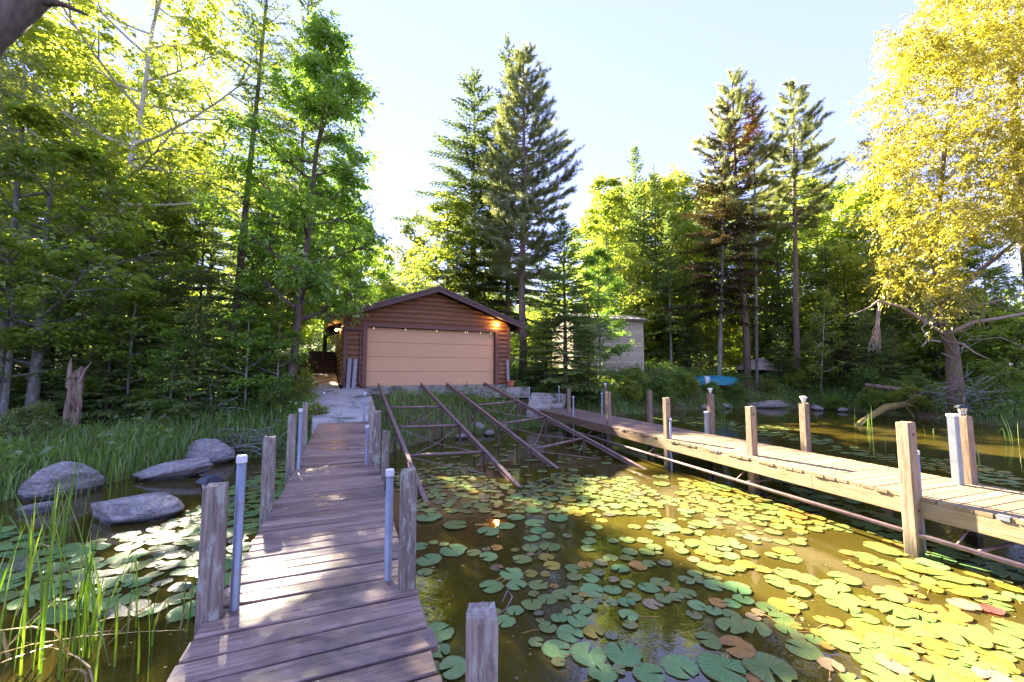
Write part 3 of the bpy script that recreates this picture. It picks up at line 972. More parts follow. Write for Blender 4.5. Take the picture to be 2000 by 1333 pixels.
def left_dock():
    ang = math.radians(21.9)
    T = thing('left_dock', 'narrow wet brown plank dock with weathered square posts leading to the concrete ramp', 'dock', (-1.083, 2.294, .55), ang)
    rnd = random.Random(11)
    TH_ = .04
    # near platform of wide planks
    s = .52
    i = 0
    while s > -4.6:
        wdt = .168
        mt = M['deck']
        off = rnd.uniform(-.015, .015)
        if -.62 < s < -.30:
            mt = M['deck_pale']
        board('plank', round(1.22 + rnd.choice((0, .015, .03)), 3), wdt, TH_, mt, T, (off, s - wdt / 2, -TH_ / 2 + rnd.uniform(-.003, .003)), (rnd.uniform(-.006, .006), rnd.uniform(-.003, .003), rnd.uniform(-.008, .008)))
        s -= .190
    # middle run of narrow planks
    s = .535
    while s + .14 < 4.86:
        wdt = .128
        board('plank', round(1.20 + rnd.choice((0, .012, .024)), 3), wdt, TH_, M['deck'], T, (rnd.uniform(-.014, .014), s + wdt / 2, -.012 - TH_ / 2 + rnd.uniform(-.004, .004)), (rnd.uniform(-.008, .008), rnd.uniform(-.004, .004), rnd.uniform(-.007, .007)))
        s += .1465
    # sloping run up to the ramp
    L, up = 3.16, .32
    sl = math.atan2(up, L)
    q = 0.0
    while q + .14 < L:
        board('plank', round(1.21 + rnd.choice((0, .012, .024)), 3), .138, TH_, M['deck'], T, (.02 + .085 * q / L + rnd.uniform(-.012, .012), 4.865 + q + .07, -.012 + up * (q + .07) / L - TH_ / 2 + rnd.uniform(-.003, .003)), (sl, rnd.uniform(-.004, .004), rnd.uniform(-.006, .006)))
        q += .1465
    for x in (-.52, 0.0, .52):
        board('stringer', 9.3, .045, .16, M['stringer'], T, (x, .2, -TH_ - .10), (0, 0, math.pi / 2))
        board('stringer', 3.2, .045, .16, M['stringer'], T, (x + .06, 4.865 + L / 2, up / 2 - TH_ - .10), (0, -sl, math.pi / 2))
    for y in (.55, 2.7, 4.84):
        board('cross_beam', 1.34, .05, .15, M['stringer'], T, (0, y, -TH_ - .24))
    # posts and galvanised pipes: (px, row at the deck, row of the top, width)
    D = .55
    for px, pb, ptop, wd, z in ((408, 1205, 947, .118, D), (521, 992, 853, .118, D), (567, 914, 811, .115, D), (794, 1146, 917, .105, D), (752, 925, 842, .105, D), (735, 908, 804, .115, D)):
        b = at_z(px, pb, z)
        add_post(T, b, ptop, M['post'], wd)
    for px, pb, ptop, wd in ((594, 868, 786, .09), (723, 862, 784, .09)):
        b = at_z(px, pb, .66)
        add_post(T, b, ptop, M['post'], wd)
    for px, pb, ptop, z in ((458, 1186, 893, D), (757, 1130, 920, D), (583, 914, 800, D), (716, 903, 832, D + .02), (711, 822, 768, .87), (632, 806, 767, .95)):
        add_pipe(T, at_z(px, pb, z), ptop, .027 if z < .8 else .022, zlow=z - .5 if z > .8 else -.9)
    # dropped edge nail heads stay in the wood; one solar lantern staked behind the near post
    return T
LD = left_dock()
b = at_z(408, 1205, .55)
lp = at_y(408, 970, b.y + .22)
lantern((lp.x, lp.y, -.1), 'black solar path lantern on a stake behind the near left dock post', .105, lp.z + .1)

def mooring_post():
    b = at_y(932, 1195, 1.85)
    t = thing('mooring_post', 'thick splintered mooring post standing alone beside the left dock planks', 'post', (b.x + .02, b.y, -.9), .12)
    obj('shaft', post_mesh(.136, b.z + .9, 77), M['post'], t)
    m = MB()
    pts = [(.07, .08, b.z + .9 - .07), (.12, .1, b.z + .9 - .05), (.15, .12, b.z + .9 - .01), (.13, .14, b.z + .9 + .01), (.10, .1, b.z + .88)]
    m.tube(pts, .004, 6)
    obj('hook', m.mesh('hook', True), M['rust'], t)
mooring_post()

def right_dock():
    d = Vector((-.3227, .9465))
    ang = math.atan2(-d.x, d.y)
    D = .64
    T = thing('right_dock', 'long plank dock of pale new lumber running out from the side ramp', 'dock', (5.51, 4.16, D), ang)
    rnd = random.Random(5)
    s = -3.0
    TH_ = .038
    while s < 11.75:
        new = s < 5.65
        board('plank', round(1.42 + rnd.choice((0, .01, .02)), 3), .138, TH_, M['deck_new'] if new else M['deck_old'], T, (rnd.uniform(-.01, .01), s + .07, -TH_ / 2 + rnd.uniform(-.002, .002)), (rnd.uniform(-.005, .005), 0, rnd.uniform(-.005, .005)))
        s += .145
    x0 = -.69
    for x in (x0, .69):
        edges = [-3.0, -.35, 1.95, 3.6, 5.66]
        for a, b_ in zip(edges[:-1], edges[1:]):
            board('fascia_board', round(b_ - a - .006, 3), .036, .185, M['fascia_new'], T, (x, (a + b_) / 2, -TH_ - .095), (0, 0, math.pi / 2))
        edges = [5.66, 7.6, 9.6, 11.8]
        for a, b_ in zip(edges[:-1], edges[1:]):
            board('fascia_board', round(b_ - a - .006, 3), .036, .185, M['fascia_old'], T, (x, (a + b_) / 2, -TH_ - .095), (0, 0, math.pi / 2))
    for x in (-.25, .25):
        board('stringer', 14.7, .045, .16, M['stringer'], T, (x, 4.4, -TH_ - .082), (0, 0, math.pi / 2))
    # near side posts, measured at the water line
    for px, pb, ptop, wd in ((1787, 1084, 825, .135), (1473, 965, 794, .125), (1305, 917, 777, .115), (1190, 876, 765, .105)):
        b = at_z(px, pb, 0)
        po, tz = add_post(T, b, ptop, M['post_pale'], wd)
        for zz in (tz - .13, .50, .26):
            m = MB()
            m.tube([(-.01, -wd / 2 + .004, zz + .9), (-.01, -wd / 2 - .010, zz + .9)], .013, 6)
            obj('bolt', m.mesh('bolt'), M['rust_dark'], po)
    b = at_z(1111, 800, .64)
    add_post(T, at_z(1111, 806, .64), 760, M['post_pale'], .11)
    tops = []
    for px, pb, ptop, wd in ((1892, 944, 812, .125), (1575, 881, 788, .12), (1390, 847, 769, .115), (1270, 824, 763, .11), (1183, 808, 756, .10)):
        b = at_z(px, pb, .64)
        o, tz = add_post(T, b, ptop, M['post_pale'], wd)
        tops.append((b, tz))
    for px, pb, ptop in ((1796, 968, 882), (1310, 858, 818), (1120, 815, 775), (1176, 811, 768), (1034, 797, 757), (1092, 795, 755)):
        add_pipe(T, at_z(px, pb, .64), ptop, .024)
    for px, pb, ptop in ((1871, 946, 813), (1382, 847, 806)):
        b = at_z(px, pb, .64)
        top = at_y(CX, ptop, b.y).z
        m = MB()
        h = top - .3
        for bx in ((0, -.035, .09, .012), (-.04, 0, .012, .07), (.04, 0, .012, .07)):
            m.box((bx[0], bx[1], h / 2), (bx[2], bx[3], h))
        o = obj('bracket_channel', m.mesh('bracket_channel'), M['galv'], T, loc_of(T, (b.x, b.y, .3)))
        m = MB()
        m.box((0, 0, h + .012), (.10, .085, .03))
        obj('bracket_cap', m.mesh('bracket_cap'), M['cap'], o)
    # rusty pipe frame below the deck
    for x, z in ((-.80, -.40), (.74, -.42)):
        m = MB()
        m.tube([(x, -3.0, z), (x, 11.6, z + .02)], .026, 10)
        obj('frame_pipe', m.mesh('frame_pipe', True), M['rust'], T)
    for y in (.3, 3.0, 5.3, 8.0):
        m = MB()
        m.tube([(-.80, y, -.40), (.74, y + .02, -.42)], .018, 8)
        obj('cross_pipe', m.mesh('cross_pipe', True), M['rust'], T)
        for xa, xb in ((-.8, -.35), (.74, .3)):
            m = MB()
            m.tube([(xa, y + .15, -.40), (xb, y + .1, -.08)], .010, 6)
            obj('brace', m.mesh('brace'), M['rust'], T)
    # metal corner plates on the deck edge
    for y in (-.55, .12, -1.1, 3.62, 5.64):
        m = MB()
        m.box((-.716, y, -.02), (.012, .09, .035))
        m.box((-.69, y, .004), (.05, .09, .006))
        obj('edge_plate', m.mesh('edge_plate'), M['galv'], T)
    for i, (b, tz) in enumerate(tops):
        if i == 0:
            lantern((b.x, b.y, tz), 'black solar lantern on the far post beside the metal channel', .105)
        elif i in (1, 2, 4):
            names = {1: 'small pale solar light on a far post among new planks', 2: 'small pale solar light on the post where new planks meet old', 4: 'small pale solar light on the farthest post by the shore'}
            t = thing('post_light', names[i], 'light', (b.x, b.y, tz), .3)
            m = MB(); m.tube([(0, 0, 0), (0, 0, .03), (0, 0, .09)], [.02, .025, .045], 10)
            obj('base', m.mesh('base', True), M['clear'], t)
            m = MB(); m.tube([(0, 0, .09), (0, 0, .10), (0, 0, .12), (0, 0, .128)], [.05, .058, .052, .02], 10)
            obj('cap', m.mesh('cap', True), M['cap'], t)
right_dock()

# ------------------------------------------------------------------ marine rails
def beam(m, A, B, wd, h, kind='I'):
    A, B = Vector(A), Vector(B)
    t = (B - A).normalized()
    s = t.cross(Vector((0, 0, 1))).normalized()
    u = s.cross(t)
    def bar(x0, x1, z0, z1):
        vs = []
        for P in (A, B):
            for (x, z) in ((x0, z0), (x1, z0), (x1, z1), (x0, z1)):
                q = P + s * x + u * z
                vs.append(tuple(q))
        m.add(vs, [(0, 1, 2, 3), (7, 6, 5, 4), (0, 4, 5, 1), (1, 5, 6, 2), (2, 6, 7, 3), (3, 7, 4, 0)])
    f = h * .14
    bar(-wd / 2, wd / 2, -f, 0)
    bar(-wd * .09, wd * .09, -h + f, -f)
    bar(-wd / 2, wd / 2, -h, -h + f)
def rails():
    # (start at the wall frame a, start row, end px, end row at the water)
    R = [((.40), (835, 985)), ((1.91), (1015, 950)), ((2.90), (1090, 915)), ((4.42), (1262, 917))]
    lines = []
    for a, e in R:
        A = gw(a, -.18, 1.64)
        E = at_z(e[0], e[1], 0.0)
        lines.append((A, E))
    names = ['rusty steel boat track beside the left dock', 'rusty steel boat track toward the right dock']
    bars = [[793, 831, 886], [789, 825, 874]]
    for k in range(2):
        (A1, E1), (A2, E2) = lines[2 * k], lines[2 * k + 1]
        o0 = Vector((A1.x, A1.y, 0))
        T = thing('boat_track', names[k], 'boat track', o0)
        for (A, E) in ((A1, E1), (A2, E2)):
            m = MB()
            E_ = E + (E - A) * .34
            beam(m, A - o0, E_ - o0, .075, .095)
            obj('rail', m.mesh('rail'), M['rust'], T)
        nodes = []
        def on(A, E, row):
            best, bt = None, 1e9
            for i in range(200):
                t = i / 199
                p = A.lerp(E, t)
                d = abs(proj(*p)[1] - row)
                if d < bt:
                    best, bt = p, d
            return best
        drop = Vector((0, 0, -.05))
        for j, row in enumerate(bars[k]):
            P = on(A1, E1, row)
            # square across to the other rail
            t = (E1 - A1).normalized()
            Q, bt = None, 1e9
            for i in range(200):
                q = A2.lerp(E2, i / 199)
                d = abs((q - P).dot(Vector((t.x, t.y, 0)).normalized()))
                if d < bt:
                    Q, bt = q, d
            m = MB()
            m.tube([P - o0 + drop, Q - o0 + drop], .030, 10)
            obj('crossbar', m.mesh('crossbar', True), M['rust'], T)
            nodes.append((P, Q))
            for W in (P, Q):
                gz = min(ground_z(W.x, W.y), 0.0) - .3
                m = MB()
                m.tube([W - o0 + Vector((0, 0, -.09)), (W.x - o0.x + .015, W.y - o0.y, gz)], .032, 8)
                obj('leg', m.mesh('leg', True), M['rust_dark'], T)
        # thin tie rods crossing in the bays
        for (P, Q), (P2, Q2) in zip(nodes[:-1], nodes[1:]):
            for X, Y in ((P, Q2), (Q, P2)):
                m = MB()
                m.tube([X - o0 + Vector((0, 0, -.07)), (X + Y) / 2 - o0 + Vector((0, 0, -.16)), Y - o0 + Vector((0, 0, -.1))], .0095, 6)
                obj('tie_rod', m.mesh('tie_rod'), M['rust'], T)
        P, Q = nodes[-1]
        E_ = Q + (E2 - Q) * .45
        for U, V_ in ((P - o0 + Vector((.0, 0, -.07)), E_ - o0 + Vector((0, 0, -.25))), (Q - o0 + Vector((.0, 0, -.08)), Q - o0 + Vector((-.25, -.25, -.55)))):
            m = MB()
            m.tube([U, V_], .0095, 6)
            obj('tie_rod', m.mesh('tie_rod'), M['rust'], T)
        for A in (A1, A2):
            m = MB()
            m.tube([A - o0 + Vector((0, 0, -.10)), A - o0 + Vector((0, 0, -.2))], .03, 8)
            obj('foot', m.mesh('foot'), M['rust_dark'], T)
rails()

# ------------------------------------------------------------------ vegetation builders
def unit(v):
    return v / (np.linalg.norm(v, axis=-1, keepdims=True) + 1e-9)
def leaf_mesh(name, C, T, Nn, L, W, val, fold=.18):
    """one folded rhombic leaf (two faces along the midrib) for each centre"""
    n = len(C)
    S = unit(np.cross(T, Nn))
    Nn = unit(np.cross(S, T))
    L = np.asarray(L).reshape(-1, 1) * np.ones((n, 1))
    W = np.asarray(W).reshape(-1, 1) * np.ones((n, 1))
    base = C - T * L * .5
    tip = C + T * L * .5 - Nn * L * .10
    mid = C - T * L * .08
    l = mid + S * W * .5 + Nn * W * fold
    r = mid - S * W * .5 + Nn * W * fold
    V = np.stack([base, l, tip, r], 1).reshape(-1, 3)
    i = np.arange(n)[:, None] * 4
    Fc = np.concatenate([i + np.array([[0, 2, 1]]), i + np.array([[0, 3, 2]])], 1).reshape(-1, 3)
    return np_mesh(name, V, Fc, np.repeat(val, 4))
def needle_mesh(name, B, D, S, W, val):
    """thin triangles: base B, tip offset D, width direction S"""
    n = len(B)
    W = np.asarray(W).reshape(-1, 1)
    V = np.stack([B - S * W * .5, B + S * W * .5, B + D], 1).reshape(-1, 3)
    Fc = np.arange(3 * n).reshape(-1, 3)
    return np_mesh(name, V, Fc, np.repeat(val, 3))
PROTO = {}
def bezier(p0, p1, p2, n):
    t = np.linspace(0, 1, n)[:, None]
    return (1 - t) ** 2 * p0 + 2 * t * (1 - t) * p1 + t * t * p2
def broadleaf(key, seed, H, base, R, r0, nl=14, sub=7, per=70, leaf=(.11, .075), sig=.32, up=.5, lean=(0, 0), top_round=.55, sides=7, flat=.55):
    """trunk and limbs in one mesh, leaves in another"""
    g = np.random.RandomState(seed)
    wood_ = MB()
    tr = [np.array([0, 0, -.3])]
    n = 9
    for i in range(1, n + 1):
        t = i / n
        tr.append(np.array([lean[0] * t * t * H + g.normal(0, .05) * H * .12 * t, lean[1] * t * t * H + g.normal(0, .05) * H * .12 * t, H * .94 * t]))
    tr = np.array(tr)
    rad = [r0 * (1 - .9 * (i / n)) + .008 for i in range(n + 1)]
    rad[0] *= 1.35
    wood_.tube([tuple(p) for p in tr], rad, sides + 1)
    clusters, dirs = [], []
    def trunk_at(h):
        k = np.interp(h, tr[:, 2], np.arange(len(tr)))
        i = int(min(k, len(tr) - 2))
        return tr[i] + (tr[i + 1] - tr[i]) * (k - i)
    for i in range(nl):
        f = (i + g.uniform(0, .8)) / nl
        h = base + (H * .92 - base) * f
        p0 = trunk_at(h)
        az = i * 2.399 + g.uniform(-.5, .5)
        # crown outline: wide low in the crown, closing at the top
        rr = R * (1 - f ** (1 / top_round) * .82) * g.uniform(.65, 1.12)
        if f < .12:
            rr *= .75
        d = np.array([math.cos(az), math.sin(az), 0])
        rise = rr * up * g.uniform(.5, 1.4)
        p2 = p0 + d * rr + np.array([0, 0, rise])
        p1 = p0 + d * rr * .5 + np.array([0, 0, rise * .25])
        L = bezier(p0, p1, p2, 6)
        lr = r0 * (1 - f) * .45 + .014
        wood_.tube([tuple(p) for p in L], [lr * (1 - .8 * k / 5) for k in range(6)], 5, cap=False)
        clusters.append(p2); dirs.append(d)
        for j in range(sub):
            t = .28 + .72 * (j + g.uniform(0, 1)) / sub
            q = L[0] * (1 - t) ** 2 + 2 * t * (1 - t) * p1 + t * t * p2
            a2 = az + g.choice([-1, 1]) * g.uniform(.5, 1.3)
            d2 = np.array([math.cos(a2), math.sin(a2), g.uniform(-.1, .7)])
            l2 = rr * g.uniform(.22, .45) * (1.15 - .5 * t) + .12
            e = q + unit(d2) * l2
            wood_.tube([tuple(q), tuple((q + e) / 2 + np.array([0, 0, .03])), tuple(e)], [lr * .38 + .004, lr * .25 + .003, .003], 4, cap=False)
            clusters.append(e); dirs.append(unit(d2))
            clusters.append((q + e) / 2); dirs.append(unit(d2))
    for k in range(5):
        clusters.append(trunk_at(H * .94 * (1 - .05 * k)) + g.normal(0, .15, 3)); dirs.append(np.array([0, 0, 1.]))
    Cc, Dd = np.array(clusters), np.array(dirs)
    cnt = np.maximum(8, (per * g.gamma(3.0, 1 / 3.0, len(Cc)))).astype(int)
    idx = np.repeat(np.arange(len(Cc)), cnt)
    # leaves sit along a few arching sprays in each cluster
    nsp = 6
    sd = unit(Dd[:, None, :] * .7 + g.normal(0, 1, (len(Cc), nsp, 3)) * np.array([1, 1, flat]))
    sl = sig * g.uniform(1.1, 2.4, (len(Cc), nsp))
    k_ = g.randint(0, nsp, len(idx))
    u = g.uniform(0.05, 1, len(idx)) ** .8
    dv = sd[idx, k_]
    off = dv * (u * sl[idx, k_])[:, None]
    off[:, 2] -= .35 * sl[idx, k_] * u * u * (.4 + .6 * (1 - np.abs(dv[:, 2])))
    side = unit(np.cross(dv, np.array([0, 0, 1.0]))) * g.choice([-1.0, 1.0], len(idx))[:, None]
    P = Cc[idx] + off + side * leaf[0] * .4 + g.normal(0, leaf[0] * .28, off.shape)
    Tn = unit(dv * .55 + side * .8 + g.normal(0, .3, P.shape) + np.array([0, 0, -.22]))
    Nn = unit(np.array([0, 0, 1.0]) + g.normal(0, .42, P.shape))
    sz = g.uniform(.55, 1.35, len(P))
    cv = g.uniform(0, .35, len(Cc))[idx]
    val = np.clip(cv + g.uniform(0, .65, len(P)), 0, 1)
    PROTO[key] = (wood_.mesh('trunk', True), leaf_mesh('crown', P, Tn, Nn, leaf[0] * sz, leaf[1] * sz, val), H)
def conifer(key, seed, H, R, clear, wh=.32, nb=6, droop=.25, rise=.12, tw=.16, nl=.085, dens=.0125, r0=.16, power=.85, sparse=0.0, dead=0.0, irregular=.2, tipless=0.0):
    """spruce and fir: whorls of drooping branches carrying flat sprays of needles"""
    g = np.random.RandomState(seed)
    m = MB()
    n = 8
    zs = [-.3] + [H * (i + 1) / n for i in range(n)]
    m.tube([(g.normal(0, .012) * H * .15 * (z / H if z > 0 else 0), g.normal(0, .012) * H * .15 * (z / H if z > 0 else 0), z) for z in zs], [max(.006, r0 * (1 - max(z, 0) / H) ** .9) for z in zs], 8)
    SB, SD, SL, SW, VV = [], [], [], [], []      # twig start, direction, length, half-plane side, value
    z = clear
    w_ = 0
    while z < H * .985:
        f = (z - clear) / (H - clear)
        L0 = R * (1 - f) ** power * (.78 + .22 * min(1, f * 6)) + .10
        k = max(4, int(round(nb * (1 - .35 * f))))
        for b in range(k):
            if g.uniform() < sparse:
                continue
            az = w_ * .9 + b * 2 * math.pi / k + g.uniform(-.35, .35)
            L = L0 * g.uniform(1 - irregular * 1.6, 1 + irregular)
            d = np.array([math.cos(az), math.sin(az), 0])
            zz = z + g.uniform(-.5, .5) * wh
            r_ = rise + .9 * f ** 2
            dr = droop * (1 - f)
            ts = np.linspace(0, 1, 5)
            sp = np.array([np.array([0, 0, zz]) + d * L * t + np.array([0, 0, L * (r_ * t - dr * t * t + .12 * dr * t ** 4)]) for t in ts])
            m.tube([tuple(p) for p in sp], [max(.004, r0 * .16 * (1 - .75 * f) * (1 - .8 * t)) for t in ts], 4, cap=False)
            # twigs
            nt_ = max(3, int(L / tw * 1.6))
            tt = np.linspace(.16 + .1 * dead, 1.0, nt_)
            side = 1
            for t in tt:
                i = min(3, int(t * 4))
                q = sp[i] + (sp[i + 1] - sp[i]) * (t * 4 - i)
                dirp = unit(sp[i + 1] - sp[i])
                sd = unit(np.cross(dirp, np.array([0, 0, 1.0])))
                l = min(.62, .42 * L) * (1.05 - .72 * t) * g.uniform(.7, 1.2) + .05
                if t > .985:
                    tdir = dirp
                else:
                    tdir = unit(dirp * .72 + sd * side * .8 + np.array([0, 0, -.10 - .25 * droop + g.normal(0, .08)]))
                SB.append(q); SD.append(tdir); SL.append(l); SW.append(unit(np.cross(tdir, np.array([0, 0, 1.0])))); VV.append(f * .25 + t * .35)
                side = -side
            # needles along the branch itself
            SB.append(sp[1]); SD.append(unit(sp[4] - sp[1])); SL.append(float(np.linalg.norm(sp[4] - sp[1]))); SW.append(unit(np.cross(d, np.array([0, 0, 1.0])))); VV.append(.2)
        z += wh * g.uniform(.8, 1.2) * (1 - .45 * f)
        w_ += 1
    # leader
    SB.append(np.array([0, 0, H * .97])); SD.append(np.array([0, 0, 1.0])); SL.append(H * .04 + .12); SW.append(np.array([1., 0, 0])); VV.append(.5)
    SB, SD, SL, SW, VV = map(np.array, (SB, SD, SL, SW, VV))
    cnt = np.maximum(4, (SL / dens).astype(int))
    idx = np.repeat(np.arange(len(SB)), cnt)
    n = len(idx)
    t = g.uniform(0, 1, n)
    B = SB[idx] + SD[idx] * (SL[idx] * t)[:, None]
    sgn = g.choice([-1.0, 1.0], n)[:, None]
    upv = unit(np.cross(SW[idx], SD[idx]))
    D = unit(SD[idx] * .75 + SW[idx] * sgn * g.uniform(.25, 1.0, (n, 1)) + upv * g.normal(.05, .42, (n, 1)) + np.array([0, 0, -.06]))
    ln = nl * g.uniform(.7, 1.3, n) * (1 - .35 * t)
    S = unit(np.cross(D, upv + g.normal(0, .5, (n, 3))))
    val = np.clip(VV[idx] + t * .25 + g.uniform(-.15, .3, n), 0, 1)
    PROTO[key] = (m.mesh('trunk', True), needle_mesh('crown', B, D * ln[:, None], S, nl * .30 * np.ones(n), val), H)
def pine(key, seed, H, R, clear, r0=.2, layers=22, tuft=40, nl=.19, asym=0.0, sparse=0.0):
    g = np.random.RandomState(seed)
    m = MB()
    zs = [-.3] + [H * (i + 1) / 9 for i in range(9)]
    off = np.cumsum(g.normal(0, .03, (10, 2)), 0)
    pts = [(off[i, 0], off[i, 1], z) for i, z in enumerate(zs)]
    m.tube(pts, [max(.012, r0 * (1 - max(z, 0) / H) ** .75) for z in zs], 9)
    TP, TD = [], []
    for i in range(layers):
        f = (i + g.uniform(0, .6)) / layers
        z = clear + (H * .985 - clear) * f
        cx, cy = np.interp(z, zs, off[:, 0]), np.interp(z, zs, off[:, 1])
        for b in range(4 if f < .85 else 3):
            if g.uniform() < sparse:
                continue
            az = i * 1.3 + b * math.pi / 2 + g.uniform(-.5, .5)
            L = R * (1.06 - f) ** .75 * (.55 + .45 * min(1, f * 3.5)) * g.uniform(.65, 1.2) * (1 + asym * math.cos(az))
            d = np.array([math.cos(az), math.sin(az), 0])
            rise = (-.12 + .62 * f) * L
            p0 = np.array([cx, cy, z])
            p1 = p0 + d * L * .55 + np.array([0, 0, rise * .1])
            p2 = p0 + d * L + np.array([0, 0, rise + .18 * L])
            sp = bezier(p0, p1, p2, 6)
            m.tube([tuple(p) for p in sp], [max(.006, r0 * .22 * (1 - .6 * f) * (1 - .8 * k / 5)) for k in range(6)], 5, cap=False)
            nsub = max(4, int(L / .16))
            for j in range(nsub):
                t = .35 + .65 * (j + g.uniform(0, 1)) / nsub
                q = (1 - t) ** 2 * p0 + 2 * t * (1 - t) * p1 + t * t * p2
                a2 = az + g.uniform(-1.25, 1.25)
                d2 = unit(np.array([math.cos(a2), math.sin(a2), g.uniform(-.05, .8)]))
                l2 = g.uniform(.2, .7) * (L / R * .6 + .4)
                e = q + d2 * l2
                m.tube([tuple(q), tuple(e)], [.009, .004], 3, cap=False)
                TP.append(e); TD.append(unit(d2 + np.array([0, 0, .35])))
                if g.uniform() < .6:
                    TP.append(q + d2 * l2 * .5); TD.append(unit(d2 + np.array([0, 0, .5])))
            TP.append(p2); TD.append(unit(p2 - p1 + np.array([0, 0, .3])))
    TP.append(np.array([off[-1, 0], off[-1, 1], H])); TD.append(np.array([0, 0, 1.0]))
    TP, TD = np.array(TP), np.array(TD)
    idx = np.repeat(np.arange(len(TP)), tuft)
    n = len(idx)
    t = g.uniform(0, 1, n)
    rv = unit(g.normal(0, 1, (n, 3)))
    A = TD[idx]
    B = TP[idx] - A * ((1 - t) * nl * 1.5)[:, None]
    perp = unit(rv - A * (rv * A).sum(1, keepdims=True))
    D = unit(A * (.35 + .5 * t)[:, None] + perp * .95)
    ln = nl * g.uniform(.7, 1.1, n)
    S = unit(np.cross(D, rv + 1e-3))
    val = np.clip(g.uniform(0, .6, n) + .3 * np.repeat(g.uniform(0, 1, len(TP)), tuft), 0, 1)
    PROTO[key] = (m.mesh('trunk', True), needle_mesh('crown', B, D * ln[:, None], S, nl * .105 * np.ones(n), val), H)

def plant(name, key, label, px, Y, top_px=None, wfac=1.0, leafm=None, bark=None, cat='tree', group=None, rz=None, hfac=None, X=None, lean=0.0, dz=0.0):
    tr, cr, H = PROTO[key]
    # stand it on the ground below the picture column px at distance Y
    z = 2.0
    for _ in range(3):
        x = (px - CX) / F * (Y * cT + (z - CZ) * sT) if X is None else X
        z = ground_z(x, Y)
    if top_px is not None:
        hh = at_y(px, top_px, Y).z - z
        s = hh / H
    else:
        s = hfac
    t = thing(name, label, cat, (x, Y, z + dz), 0, group)
    a = rz if rz is not None else (px * 1.7 + Y * 3.1) % 6.28
    M3 = (0, lean, 0)
    o1 = obj('trunk', tr, bark, t, (0, 0, 0), (0, 0, a), (s * wfac if wfac < 1 else s, s * wfac if wfac < 1 else s, s))
    o2 = obj('crown', cr, leafm, t, (0, 0, 0), (0, 0, a), (s * wfac, s * wfac, s))
    if wfac > 1:
        o1.scale = (s * wfac, s * wfac, s)
    t.rotation_euler = (0, lean, 0)
    return t

# prototypes
conifer('spruce', 1, 14, 2.3, 1.6, wh=.38, nb=6, droop=.30, rise=.10, r0=.15, sparse=.06, irregular=.28, nl=.085, tw=.14)
conifer('spruce_open', 2, 15, 2.9, 2.2, wh=.48, nb=6, droop=.42, rise=.20, r0=.17, sparse=.08, irregular=.32, tw=.12, nl=.12, dens=.012)
conifer('fir', 3, 9, 1.6, .8, wh=.31, nb=7, nl=.10, dens=.010, droop=.22, rise=.10, r0=.09, irregular=.22)
conifer('young_fir', 4, 4.2, 1.35, .15, wh=.25, nb=7, nl=.085, dens=.0105, tw=.13, droop=.30, rise=.22, r0=.05, irregular=.25, power=.9)
conifer('bare_fir', 5, 9, 1.7, 2.2, wh=.36, nb=6, droop=.20, rise=.06, r0=.08, sparse=.15, irregular=.35, nl=.10, dens=.009, tw=.13)
pine('red_pine', 6, 17, 3.1, 4.6, r0=.21, layers=44, tuft=46, nl=.23, asym=.1)
pine('high_pine', 7, 18, 2.7, 9.0, r0=.2, layers=26, tuft=48, nl=.24, sparse=.06)
pine('wide_pine', 8, 18, 3.2, 7.0, r0=.2, layers=32, tuft=46, nl=.24, sparse=.08)
broadleaf('maple', 10, 9.5, 1.6, 3.3, .13, nl=20, sub=8, per=46, leaf=(.13, .11), sig=.30, up=.35, flat=.35)
broadleaf('birch', 11, 13, 4.0, 3.4, .095, nl=24, sub=8, per=58, leaf=(.095, .07), sig=.36, up=.55)
broadleaf('ash', 12, 10.5, 2.0, 2.2, .11, nl=26, sub=8, per=64, leaf=(.15, .055), sig=.27, up=.45)
broadleaf('woodland', 13, 12, 1.2, 3.0, .13, nl=26, sub=7, per=30, leaf=(.17, .12), sig=.42, up=.55)
broadleaf('woodland_slim', 14, 13, 2.0, 2.3, .11, nl=26, sub=6, per=31, leaf=(.17, .12), sig=.38, up=.7)
broadleaf('grey_tree', 15, 9, 1.2, 3.0, .11, nl=18, sub=8, per=60, leaf=(.10, .035), sig=.34, up=.6)
broadleaf('sapling', 16, 5, .6, 1.1, .035, nl=14, sub=5, per=26, leaf=(.12, .08), sig=.20, up=.7)
broadleaf('shrub', 17, 1.6, .15, .95, .02, nl=14, sub=6, per=42, leaf=(.055, .035), sig=.13, up=.6, top_round=.9)
broadleaf('bush', 18, 2.4, .2, 1.3, .025, nl=14, sub=6, per=34, leaf=(.10, .06), sig=.18, up=.6, top_round=.9)

# ------------------------------------------------------------------ trees by the boathouse
plant('red_pine', 'red_pine', 'tall full crowned red pine with straight trunk right behind the boathouse', 1022, 20.0, 84, .92, M['nd_pine'], M['bark_pine'], rz=.4)
plant('spruce_tree', 'spruce_open', 'tall dark spruce whose tip rises just beside the red pine top', 992, 23.5, 72, .75, M['nd_spruce'], M['bark_pine'])
plant('spruce_tree', 'spruce_open', 'open drooping dark spruce standing behind the boathouse ridge', 922, 24.5, 143, 1.35, M['nd_spruce'], M['bark_dark'], rz=2.1)
plant('leafy_tree', 'woodland', 'yellow green leafy tree just behind the boathouse roof', 872, 23.0, 372, 1.15, M['lf_birch'], M['bark_dark'])
plant('leafy_tree', 'woodland', 'leafy tree low behind the boathouse roof beside the spruce', 946, 25.0, 440, 1.15, M['lf_bg'], M['bark_dark'])
plant('sapling', 'sapling', 'thin airy sapling standing alone against the sky gap', 806, 30.0, 408, .8, M['lf_grey'], M['bark_dark'])
plant('young_spruce', 'fir', 'bushy dark spruce growing beside the shed wall', 1105, 18.6, 428, 1.55, M['nd_fir'], M['bark_dark'], rz=1.0)
